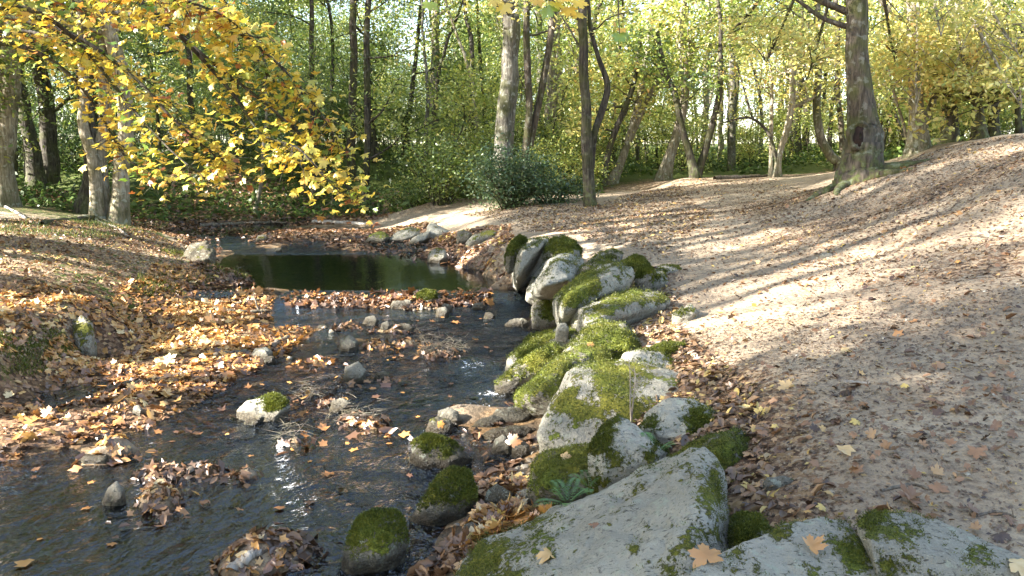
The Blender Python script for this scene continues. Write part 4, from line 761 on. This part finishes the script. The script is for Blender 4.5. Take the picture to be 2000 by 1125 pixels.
scatter(44, 'small', 40, 80, lambda x, y: -.4 < x / y < .05, 1.6, lambda s, y: [GRN, GRN, YGR], [BK_DARK, BK_GREY], 'young leafy tree filling the wood between the tall trunks', 'tree', 'young trees in the wood', 'young_tree', (1.7, 2.1))
scatter(70, 'shrub', 23, 45, lambda x, y: forest(x, y) and not (1240 < x / y * FPX + 1000 < 1640 and y < 29), 1.0, mix_low, [BK_DARK, BK_BRWN], 'bushy many stemmed shrub under the trees of the wood', 'shrub', 'shrubs under the trees', 'shrub')
scatter(70, 'low', 22.5, 40, forest, .6, mix_low, [BK_DARK], 'knee high leafy bush at the edge of the wood', 'shrub', 'low bushes at the wood edge', 'low_bush')
# trees added left of the view and behind it, to shade the stream and the near path
for i, (x, y, kd, k, s, m) in enumerate(SHADE):
    plant(kd, k, x, y, i * 1.7, s, BK_GREY, CUT[m], 'tree added left of the view to shade the stream and path', 'tree', 'shade trees added left of the view', 'shade_tree')

# the dark bush at the foot of the oak
def bush(label, px, py, Y, rx, ry, h, n, size, mat, seed, stems=26, name='bush'):
    rng = np.random.default_rng(seed); c = PY(px, py, Y); c[2] = terrain(c[:2])[0]; o = empty(name, c); mb = MB(); A_ = []
    for k in range(stems):
        a = rng.uniform(0, 6.28); q = rng.uniform(.2, 1) ** .6; e = np.array([rx * q * math.cos(a), ry * q * math.sin(a), h * (1 - .6 * q ** 2) * rng.uniform(.75, 1.08)])
        P = spline([[.15 * e[0], .15 * e[1], -.1], [.5 * e[0], .5 * e[1], .6 * e[2]], e], 8); mb.tube(P, np.linspace(.018, .004, 8), 4); A_ += list(P[2:]) + [P[-1]] * 3
        for t in range(4): A_.append(P[rng.integers(3, 8)] + rng.normal(size=3) * .22)
    A_ = np.array(A_); A_[:, 2] = np.maximum(A_[:, 2], .05); link('stems', mb.mesh('stems'), BK_DARK, o); link('leaves', foliage(rng, A_, n, size, .17, OV, .8, 'leaves'), mat, o); tag(o, label, 'bush'); return o
bush('big dark green bush at the foot of the oak above the stream', 995, 425, 17.2, 1.0, .8, 1.25, 7500, .036, DGR, 301, 40)
bush('ragged skirt of the dark bush trailing toward the scaly trunk', 1075, 412, 17.4, .9, .5, .55, 2600, .034, DGR, 302, 20)
bush('leafy green bush overhanging the far pool from the bank', 860, 392, 20.2, 1.2, .8, 1.9, 4200, .045, GRN, 303, 26)
bush('low green bush spilling down the far bank beside the dark pool', 810, 405, 21.5, 1.1, .6, .8, 2200, .04, GRN, 304, 20)
bush('bright leafy bush between the oak and the scaly trunk', 1085, 380, 21, 1.3, .8, 1.5, 3600, .042, YGR, 305, 24)
# ground cover in the wood: more leaves than anyone could count
rng = np.random.default_rng(8); n = 46000; y = np.exp(rng.uniform(math.log(19.5), math.log(55), n)); x = y * rng.uniform(-.72, .72, n); s = x / y * FPX + 1000
ok = np.where(s < 780, y > np.where(s < 330, 18.6, 21.5), np.where(s < 1180, y > 20.5, np.where(s < 1640, y > 24.6, y > 19))); ok &= (fbm(np.c_[x, y] * .35, 61, 3) > -.28); x, y = x[ok], y[ok]
z = terrain(np.c_[x, y]); n = len(x); hgt = rng.uniform(.02, .5, n) ** 1.3 * (1 + fbm(np.c_[x, y] * .5, 62, 2))
tag(link('undergrowth', leaf_mesh('undergrowth', np.c_[x, y, z + np.abs(hgt)], rng.normal(size=(n, 3)) * .6 + [0, -.2, 1], rng.uniform(.05, .11, n), np.clip(.45 + .5 * fbm(np.c_[x, y] * .4, 63, 3) + .15 * rng.normal(size=n), 0, 1), rng, [RH]), UGR), kind='stuff')
# ------------------------------------------------------------------ fallen leaves
rl = np.random.default_rng(900)
MPL = [maple_lo(-.35), maple_lo(.3), maple_lo(-.6), maple_lo(.6)]; MPH = [maple(-.45), maple(.4), maple(-.7), maple(.7)]; CURL = [oval(.2), oval(-.15), oval(.4)]
def in_region(poly, n):
    P = np.array([G(*p, water=True)[:2] for p in poly]); lo, hi = P.min(0), P.max(0); out = np.zeros((0, 2))
    while len(out) < n:
        q = rl.uniform(lo, hi, (n * 2, 2)); out = np.r_[out, q[inpoly(q, P)]]
    return out[:n]
ALLROCK = np.concatenate([s[0] for s in SURF])
RK = {}
for v in ALLROCK:
    k = (int(v[0] // .06), int(v[1] // .06)); RK[k] = max(RK.get(k, -9), v[2])
def lay(name, xy, size, mat, tpl, tilt=.35, bias=.0, clump=None, onrock=False, lift=.012, spread=.27):
    n = len(xy); z = np.maximum(terrain(xy), wl(xy[:, 1]) - .004 if False else -9)
    w = wl(xy[:, 1]); sub = z < w - .03
    if not onrock:
        rz = np.array([RK.get((int(a // .06), int(b // .06)), -9) for a, b in xy]); ok = ~(rz > z + .03)
    else: ok = np.ones(n, bool)
    ok &= ~(sub & (rl.random(n) < (1.1 if name == 'pebbles' else .8))); z = np.where(sub, w + .004, z)
    xy, z = xy[ok], z[ok]; n = len(xy); e = .05
    gx_ = (terrain(xy + [e, 0]) - terrain(xy - [e, 0])) / (2 * e); gy_ = (terrain(xy + [0, e]) - terrain(xy - [0, e])) / (2 * e)
    N = np.c_[-gx_, -gy_, np.ones(n)] + rl.normal(size=(n, 3)) * tilt; N[:, 2] = np.abs(N[:, 2]) + .15
    S = size * np.clip(rl.lognormal(0, .3, n), .45, 2.)
    rv = np.clip(.5 + bias + spread * rl.normal(size=n) + .25 * fbm(xy * 1.6, 71, 3), 0, 1)
    rv = np.clip(rv - .32 * (1 - sstep(.015, .06, z - wl(xy[:, 1]))) * (xy[:, 0] < 1.5), 0, 1)
    z = z + lift + rl.uniform(0, .025, n) * (size / .05)
    o = link(name, leaf_mesh(name, np.c_[xy, z], N, S, rv, rl, tpl), mat); tag(o, kind='stuff'); return o
def thin(xy, f): return xy[rl.random(len(xy)) < f]
b = in_region(BEACH, 7600); b = b[fbm(b * 1.9, 91, 3) > -.22]; lay('beach_leaves', b, .031, ORG, MPL + CURL[:1], .45, .06, lift=.008); lay('beach_leaves', in_region(BEACH, 4200), .024, BRN, CURL + MPL, .45, .05, lift=.006); lay('beach_leaves', in_region(BEACH, 420), .05, ORG, MPH, .5, .12, lift=.02)
lay('beach_leaves', in_region([(160,830),(440,745),(570,690),(620,645),(560,640),(400,700)], 700), .036, ORG, MPL, .45, .12)
lay('bank_leaves', in_region([(180,690),(330,595),(405,556),(385,520),(300,520),(150,600),(60,740)], 1700), .038, ORG, MPL, .45, -.1)
lay('bank_leaves', in_region(LBANK, 3600), .026, BRN, CURL + MPL[:2], .5, .05); lay('bank_leaves', in_region(LBANK, 6000), .018, PTH, CURL, .4, .15)
lay('bank_leaves', in_region([(0,560),(150,560),(160,620),(60,650),(0,700)], 500), .04, ORG, MPL, .5, .05)
lay('bar_leaves', in_region([(545,576),(960,576),(965,596),(800,603),(600,603)], 1800), .035, BRN, MPL + CURL, .6, .05)
lay('bar_leaves', in_region([(560,577),(700,574),(830,577),(960,580),(960,592),(800,597),(660,597),(565,600)], 1500), .05, ORG, MPL, .5, -.08)
lay('bar_leaves', in_region(SANDBAR, 4200), .045, BRN, CURL + MPL[:1], .4, .0)
lay('bar_leaves', in_region([(690,490),(820,465),(1000,440),(1010,560),(930,525)], 2600), .04, BRN, CURL + MPL[:1], .4, .08)
lay('bar_leaves', in_region([(880,1060),(1010,940),(1090,990),(1120,1010),(1000,1030),(900,1090)], 420), .05, ORG, MPH, .5, .05)
lay('bar_leaves', in_region([(800,1125),(880,1060),(930,1030),(940,960),(1000,930),(1040,990),(900,1125)], 420), .045, BRN, MPH + CURL, .5, .2)
lay('bar_leaves', in_region([(900,840),(1030,790),(1050,860),(1000,930),(930,930),(930,880)], 190), .045, BRN, MPH + CURL, .5, .2)
for px, py, n_, s_, m_ in ((860,690,130,.045,BRN),(800,668,60,.045,ORG),(735,672,90,.045,ORG),(690,740,60,.04,BRN),(620,700,70,.045,ORG),(745,640,40,.045,BRN),(690,632,60,.04,BRN),(785,640,40,.04,ORG),(310,920,70,.045,BRN),(420,915,80,.04,BRN),(330,985,90,.045,BRN),(300,965,40,.04,ORG),(560,1060,110,.045,BRN),(480,1095,60,.045,ORG),(575,855,40,.05,ORG),(690,812,90,.045,BRN),(640,780,60,.045,BRN),(600,765,40,.05,ORG),(730,830,30,.05,ORG),(240,880,30,.05,ORG),(760,737,40,.045,BRN),(490,925,25,.04,BRN)):
    c = PW(px, py, .05)[:2]; n_ = int(n_ * 1.6); lay('raft_leaves', c + rl.normal(size=(n_, 2)) * [.15, .10], s_ * .72, m_, MPL + CURL, .6, -.02, lift=.006)
lay('floating_leaves', in_region([(0,905),(300,840),(560,690),(900,600),(1000,640),(960,760),(780,1000),(640,1125),(0,1125)], 420), .035, ORG, MPL, .12, .05, lift=0)
PATHZ = [(1000,430),(1150,405),(1320,353),(1480,348),(1680,354),(1850,287),(2000,264),(2000,1125),(1560,1125),(1480,930),(1400,760),(1340,640),(1300,520),(1120,460)]
lay('path_leaves', in_region(PATHZ, 14000), .013, PTH, [RH] + CURL, .35, -.02, lift=.003)
lay('path_leaves', in_region(PATHZ, 3200), .024, BRN, CURL + MPL[:1], .45, -.1, lift=.004)
lay('path_leaves', in_region([(1330,640),(2000,560),(2000,1125),(1500,1125),(1480,930)], 6000), .009, PTH, [RH], .4, .0, lift=.002)
lay('path_leaves', in_region(HILL, 5000), .017, PTH, CURL, .4, .05, lift=.004)
lay('path_leaves', in_region([(900,420),(1150,402),(1320,360),(1400,420),(1300,500),(1120,460),(1000,440)], 6000), .024, PTH, CURL, .4, .1, lift=.004)
lay('path_leaves', in_region(ROCKGAP, 3400), .028, PTH, CURL + MPL[:1], .5, .08)
lay('path_leaves', in_region([(1330,640),(1380,690),(1480,760),(1560,900),(1700,1125),(1350,1125),(1300,900),(1200,700)], 420), .028, BRN, MPH + CURL, .5, -.08)
lay('path_leaves', in_region([(1450,800),(2000,700),(2000,1125),(1560,1125)], 150), .03, BRN, MPH, .5, .0)
lay('path_leaves', in_region(PATHZ, 260), .03, ORG, MPL, .4, .1)
lay('wood_leaves', in_region([(300,432),(760,425),(800,370),(600,360),(330,330)], 6000), .05, BRN, [RH], .5, .05)

lay('bar_leaves', in_region([(200,430),(330,432),(440,455),(430,490),(420,545),(385,530),(345,470),(260,445)], 2200), .04, BRN, CURL + MPL[:1], .5, -.05)
lay('bar_leaves', in_region([(370,515),(480,528),(500,556),(400,558)], 700), .035, BRN, CURL + MPL[:1], .5, -.1)
lay('wood_leaves', in_region([(0,390),(240,425),(330,432),(330,400),(0,370)], 2500), .04, BRN, CURL, .5, -.1)
# leaves one can point to
def one_leaf(label, px, py, s, r, nrm, up, mat=ORG, yy=None, curl=-.5):
    d = ray(px, py)
    near = [np.argmin(np.hypot(V[:, 0] / V[:, 1] - d[0] / d[1], (V[:, 2] - CAMH) / V[:, 1] - d[2] / d[1]) + .02 * V[:, 1]) for V, *_ in SURF]
    best = None
    for (V, N, *_), k in zip(SURF, near):
        e = np.hypot(V[k, 0] / V[k, 1] - d[0] / d[1], (V[k, 2] - CAMH) / V[k, 1] - d[2] / d[1])
        if e < .012 and (best is None or V[k, 1] < best[0][1]): best = (V[k], N[k])
    p, nn = (best if best is not None else (G(px, py), np.array([0, 0, 1.])))
    nn = nn + np.array(nrm, float); p = p + nn / np.linalg.norm(nn) * s * .35
    rr = np.random.default_rng(int(px)); o = link('fallen_leaf', leaf_mesh('fallen_leaf', np.array([p]), np.array([nn]), np.array([s]), np.array([r]), rr, [maple(curl)], np.array(up, float)), mat); tag(o, label, 'leaf')
one_leaf('big yellow brown maple leaf lying at the foot of the huge sloping boulder', 1372, 1088, .07, .5, (.2, -.9, .3), (-.2, .2, 1))
one_leaf('curled orange maple leaf on the low pale foreground boulder', 1584, 1072, .05, .55, (0, -.4, .5), (1, .3, .3), curl=.8)
one_leaf('rolled tan leaf on the lower face of the huge sloping boulder', 1072, 1092, .06, .8, (.6, -.2, .2), (0, .2, 1), curl=-1.1)
one_leaf('small dark brown leaf in the middle of the huge sloping boulder', 1158, 1030, .032, .25, (.3, -.3, .3), (.4, .3, .6), curl=-.9)
one_leaf('yellow leaf pressed to the front of the broad brown mossy boulder', 1103, 895, .045, .8, (0, -.5, 0), (0, .1, 1))
one_leaf('tan leaf standing on edge on the path litter', 1535, 758, .06, .85, (.2, -2.5, -.6), (.2, 0, 1), curl=-.7)
one_leaf('orange leaf on the bright mossy hump of the lower pile', 1155, 662, .05, .6, (0, -.4, .6), (1, .2, .1))
one_leaf('orange brown leaf standing between two stones in the stream margin', 998, 852, .07, .35, (.1, -1.6, -.3), (.1, 0, 1), curl=-.3)
one_leaf('green yellow leaf on the mossy black stone in the margin', 858, 830, .04, .95, (0, -.3, .6), (1, .4, .1), MAP)
one_leaf('yellow leaf in the near right corner boulder crease', 1985, 1110, .06, .95, (0, -.3, .6), (1, .2, .1))

# ------------------------------------------------------------------ logs, twigs, ferns, grass
def stick(label, pp, r, mat=WOOD, name='log', forks=0, lift=.5, cat='log'):
    P = np.array([G(x, y, water=True) for x, y in pp]); P[:, 2] += r * lift; rr = np.random.default_rng(int(pp[0][0])); o = empty(name, P[0]); mb = MB(); S = spline(P, 22); S += rr.normal(size=S.shape) * r * .12
    mb.tube(S, r * np.linspace(1, .55, 22) * (1 + .12 * rr.normal(size=22)), 9, .12, 1)
    for k in range(forks):
        d = rr.normal(size=3); d[2] = abs(d[2]) * .6; limb(mb, rr, S[rr.integers(4, 20)], d / np.linalg.norm(d), rr.uniform(4, 12) * r, r * .4, 5, 5, .2)
    me = mb.mesh(name); bpy.data.objects.remove(o); o = link(name, me, mat); tag(o, label, cat); return o
stick('driftwood log lying out over the water at the edge of the leaf beach', [(528,682),(552,668),(580,655)], .035)
stick('half buried dark log behind the white sunlit stone', [(418,700),(450,694),(488,690)], .035)
stick('long dark log standing in for a shadow streak across the leaf beach', [(215,760),(300,744),(388,728)], .035, lift=.1)  # dark wood laid in place of a trunk's shadow on the beach
stick('weathered branch on the upper beach, nearest the pool', [(365,585),(395,590),(420,596)], .03, forks=2)
stick('dark branch along the water edge of the upper beach', [(420,592),(460,596),(505,588)], .03, forks=2)
stick('second dark branch lower on the upper beach with leaves caught on it', [(415,606),(470,612),(522,610)], .035, forks=1)
stick('thin fallen trunk stranded across the far water', [(390,443),(480,438),(560,437)], .05, forks=2)
stick('pale ended fallen trunk lying at the far edge of the sand bar', [(610,437),(670,438),(735,441)], .06, WOODP, forks=1)
stick('fallen branch lying across the end of the path', [(1395,351),(1450,348),(1500,345)], .06)
stick('pale broken branch leaning in the dark at the back of the left bank', [(10,405),(35,418),(62,436)], .035, WOODP, forks=2)
stick('bare root hanging from the bank below the double trunked tree', [(215,443),(235,452),(250,465)], .035, WOODP, forks=3)
stick('mossy horizontal root running left from the double trunked tree', [(80,442),(140,432),(190,428),(235,430)], .06, BK_BRWN, forks=2)
stick('flat broken plank of wood in the leaf raft nearest the viewer', [(455,1118),(490,1092),(508,1082)], .03, WOODP)
stick('thin dark twig on the same near leaf raft', [(500,1090),(530,1072),(560,1066)], .008, cat='twig', name='twig')
stick('short dry twig on the sunny part of the path', [(1585,625),(1605,620),(1618,614)], .01, cat='twig', name='twig')
stick('bare dry twig lying in the shade of the path', [(1650,748),(1680,750),(1700,752)], .012, WOODP, cat='twig', name='twig')
# tangles of twigs caught in the stream
def tangle(label, px, py, rx, ry, h, n, mat=WOOD, seed=1):
    rr = np.random.default_rng(seed); c = PW(px, py, .06); mb = MB()
    for k in range(n):
        p = c + rr.uniform(-1.4, 1.4, 3) * [rx, ry, h * .3]; p[2] = c[2] + abs(rr.normal()) * h; d = np.array([rr.normal(), rr.normal() * .5, rr.normal() * .35]); limb(mb, rr, p, d / np.linalg.norm(d), rr.uniform(.05, .16), rr.uniform(.0015, .003), 4, 4, .09)
    tag(link('twig_tangle', mb.mesh('twig_tangle'), mat), label, 'twigs')
tangle('raft of dead twigs and leaves stranded in the middle of the stream', 868, 684, .17, .08, .07, 190, seed=3)
tangle('small knot of straw and twigs in the near riffle', 570, 850, .06, .05, .05, 50, WOOD, 4)
tangle('heap of wet twigs on the leaf covered stones of the near riffle', 690, 812, .13, .08, .05, 90, WOOD, 5)
tangle('spiky clump of twigs and bright leaves standing in the stream', 603, 772, .05, .05, .07, 50, WOOD, 6)
tangle('dry bramble tangle lying on the sunny slope', 1815, 590, .16, .1, .1, 60, WOOD, 7)
# bare sapling in front of the big mottled boulder
mb = MB(); rr = np.random.default_rng(6); b = PY(1233, 832, 4.62)
for sx, top_, yy in ((1228, 700, 4.62), (1238, 715, 4.64)):
    P = spline([b - [0, 0, .3], b, PY(.5 * (sx + 1234), 790, yy), PY(sx + 3, 740, yy), PY(sx, top_, yy)], 16); mb.tube(P, np.linspace(.008, .002, 16), 5)
    for k in range(5): limb(mb, rr, P[rr.integers(7, 15)], np.array([rr.normal(), rr.normal() * .4, 1.]) / 1.5, .12, .002, 4, 4, .2)
tag(link('bare_sapling', mb.mesh('bare_sapling'), WOODP), 'thin bare sapling growing in front of the big mottled boulder', 'sapling')
# ferns
def fern(label, px, py, Y, size, n, seed):
    rr = np.random.default_rng(seed); c = PY(px, py, Y); o = empty('fern', c)
    for k in range(n):
        a = rr.uniform(0, 6.28); e = rr.uniform(.3, 1.); L = size * rr.uniform(.7, 1.1); d = np.array([math.cos(a) * math.cos(e), math.sin(a) * math.cos(e), math.sin(e)])
        P = spline([[0, 0, 0], d * L * .5, d * L * .85 + [0, 0, -L * .08], d * L * 1.1 + [0, 0, -L * .25]], 18); C = []; U = []; S = []
        for i in range(2, 18):
            t = P[min(i + 1, 17)] - P[i - 1]; t /= np.linalg.norm(t); sdv = np.cross(t, [0, 0, 1]); sdv /= np.linalg.norm(sdv) + 1e-6; l = L * .12 * math.sin(math.pi * (.2 + .75 * i / 18)) + .003
            for s in (-1, 1): C.append(P[i] + sdv * s * l * .9); U.append(sdv * s + t * .45); S.append(l)
        C = np.array(C); U = np.array(U); U /= np.linalg.norm(U, axis=1)[:, None]; S = np.array(S)[:, None]; Nn = np.cross(U, np.gradient(P, axis=0)[12]); Nn /= np.linalg.norm(Nn, axis=1)[:, None] + 1e-9; Vv = np.cross(Nn, U)
        Vt = np.stack([C - U * S, C + Vv * S * .14, C + U * S, C - Vv * S * .14], 1).reshape(-1, 3); me = make_mesh('frond', Vt, [np.arange(len(Vt)).reshape(-1, 4)], {'rnd': np.full(len(Vt), rr.uniform(.2, 1))}); link('frond', me, FRN, o)
    tag(o, label, 'fern')
fern('fresh green fern in the cleft above the huge sloping boulder', 1108, 985, 3.72, .17, 9, 1)
fern('fern sprouting on the shaded side of the pointed mossy boulder', 1276, 890, 4.0, .17, 8, 2)
fern('small fern at the top edge of the huge sloping boulder', 1150, 955, 3.95, .13, 6, 3)
# grass on the bank and moss tussocks
def grass(name, xy, h, mat, rr):
    n = len(xy); z = terrain(xy); B = np.c_[xy, z]; d = rr.normal(size=(n, 3)) * .45 + [0, 0, 1]; d /= np.linalg.norm(d, axis=1)[:, None]; L = h * rr.uniform(.5, 1.4, n)[:, None]; s = np.cross(d, rr.normal(size=(n, 3))); s /= np.linalg.norm(s, axis=1)[:, None]
    V = np.stack([B - s * .004, B + s * .004, B + d * L + rr.normal(size=(n, 3)) * L * .25], 1).reshape(-1, 3)
    tag(link(name, make_mesh(name, V, [np.arange(3 * n).reshape(-1, 3)], {'rnd': np.repeat(np.clip(rr.normal(.5, .25, n), 0, 1), 3)}), mat), kind='stuff')
rr = np.random.default_rng(12); q = in_region([(0,600),(60,590),(150,612),(185,650),(150,690),(70,735),(0,740)], 9000); q = q[fbm(q * 3, 81, 3) > -.1]; grass('bank_moss', q, .03, MOS, rr)
q = in_region([(230,560),(300,500),(350,480),(400,500),(490,535),(480,556),(390,560),(300,590)], 12000); q = q[fbm(q * 3, 82, 3) > .0]; grass('bank_grass', q, .06, MOS, rr)
q = in_region([(0,432),(200,436),(300,460),(200,470),(60,465),(0,470)], 5000); q = q[fbm(q * 2, 83, 3) > .05]; grass('bank_grass', q, .08, UGR, rr)

OCT = (np.array([[1, 0, 0], [0, .8, 0], [-.9, .1, 0], [.1, -.9, 0], [.1, .1, .55], [0, 0, -.4], [.6, .5, .25], [-.5, -.4, .3]], float), np.array([[0, 6, 4], [6, 1, 4], [1, 2, 4], [2, 7, 4], [7, 3, 4], [3, 0, 4], [0, 1, 6], [2, 3, 7]]))
PEB = leaf_mat('pebble_stone', [(0, (.12, .095, .07)), (.5, (.28, .24, .18)), (1, (.5, .46, .38))], 0., .03)
lay('pebbles', in_region(PATHZ, 900), .011, PEB, [OCT], .2, .0, lift=0)
lay('pebbles', in_region([(880,1060),(900,840),(1040,800),(1060,880),(1030,960),(1090,990),(1000,1030)], 260), .022, PEB, [OCT], .3, -.2, lift=0)
lay('pebbles', in_region([(540,600),(980,600),(960,770),(640,1000),(300,1000),(560,690)], 500), .025, PEB, [OCT], .3, -.25, lift=0)
for i, (pp, r) in enumerate((([(1560,830),(1600,822),(1632,826)], .007), ([(1720,960),(1780,948),(1815,958)], .008), ([(1480,540),(1520,532),(1560,534)], .012), ([(1850,470),(1895,462),(1930,466)], .014), ([(1420,800),(1450,812),(1490,806)], .006), ([(1900,1010),(1950,1000),(1985,1012)], .006))):
    stick(('dry twig on the near shaded path between leaves', 'thin stick lying near the right corner boulder', 'short stick on the sunny middle of the path', 'stick on the leafy slope of the hill', 'little twig at the litter edge of the boulders', 'pale twig just past the mossy topped corner boulder')[i], pp, r, WOOD, 'twig', 1, .4, 'twig')
for lab, o_, mo, lt in (('small tan stone alone on the near shaded path', [(1660,918),(1664,910),(1678,908),(1686,914),(1680,921)], -.5, .8), ('half buried grey stone in the litter past the dark mossy boulder', [(1490,945),(1498,932),(1530,928),(1552,936),(1545,950),(1510,954)], .1, .5), ('flat stone poking out of the sunny path', [(1600,500),(1606,494),(1624,494),(1630,500),(1615,503)], -.5, .8)):
    rock('stone', lab, o_, moss=mo, light=lt, cat='stone', fuzz=False, smooth=2, sink=.06)
# ------------------------------------------------------------------ the hazy air of the wood
V = np.array([[x, y, z] for x in (-75, 75) for y in (-25, 95) for z in (-4, 32)], float); Fh = np.array([[0, 1, 3, 2], [4, 6, 7, 5], [0, 4, 5, 1], [2, 3, 7, 6], [0, 2, 6, 4], [1, 5, 7, 3]])
hz = NT('woodland_air'); pv = hz.t.nodes.new('ShaderNodeVolumePrincipled'); pv.inputs['Color'].default_value = (.9, .93, .9, 1); pv.inputs['Density'].default_value = HAZE; pv.inputs['Anisotropy'].default_value = .2
hz.L(pv.outputs[0], hz.out.inputs['Volume'])
if HAZE: tag(link('haze', make_mesh('haze', V, [Fh]), hz.m), kind='stuff')
# ------------------------------------------------------------------ camera, light
cd = bpy.data.cameras.new('camera'); cam = bpy.data.objects.new('camera', cd); COL.objects.link(cam)
cam.location = (0, 0, CAMH); cam.rotation_euler = (math.pi / 2 - PITCH, 0, 0); cd.sensor_width = 36; cd.lens = 36 * FPX / 2000; cd.clip_start = .05; cd.clip_end = 2000
SC.camera = cam
sl = bpy.data.lights.new('sun', 'SUN'); sl.energy = SUN_STR; sl.angle = math.radians(.5); sl.color = (1, .96, .90)
so = bpy.data.objects.new('sun', sl); COL.objects.link(so)
sd = Vector((SUN_AZ[0] * math.cos(SUN_EL), SUN_AZ[1] * math.cos(SUN_EL), math.sin(SUN_EL)))
so.rotation_euler = (-sd).to_track_quat('-Z', 'Y').to_euler(); so.location = sd * 50
w = bpy.data.worlds.new('World'); SC.world = w; w.use_nodes = True; nt = w.node_tree; bg = nt.nodes['Background']
sk = nt.nodes.new('ShaderNodeTexSky'); sk.sky_type = 'NISHITA'; sk.sun_disc = False; sk.sun_elevation = SUN_EL; sk.sun_rotation = math.atan2(SUN_AZ[0], SUN_AZ[1])
sk.air_density = 1.0; sk.dust_density = .6
hs = nt.nodes.new('ShaderNodeHueSaturation'); hs.inputs['Saturation'].default_value = .85; nt.links.new(sk.outputs[0], hs.inputs['Color']); nt.links.new(hs.outputs[0], bg.inputs[0]); bg.inputs[1].default_value = SKY_STR
vs = SC.view_settings; vs.view_transform = 'Standard'; vs.look = 'None'; vs.gamma = 1; vs.exposure = EXPO
SC.render.engine = 'CYCLES'; cy = SC.cycles
cy.max_bounces = 8; cy.diffuse_bounces = 3; cy.glossy_bounces = 3; cy.transmission_bounces = 4; cy.transparent_max_bounces = 8
cy.caustics_reflective = False; cy.caustics_refractive = False; cy.sample_clamp_indirect = 6
cy.use_denoising = True
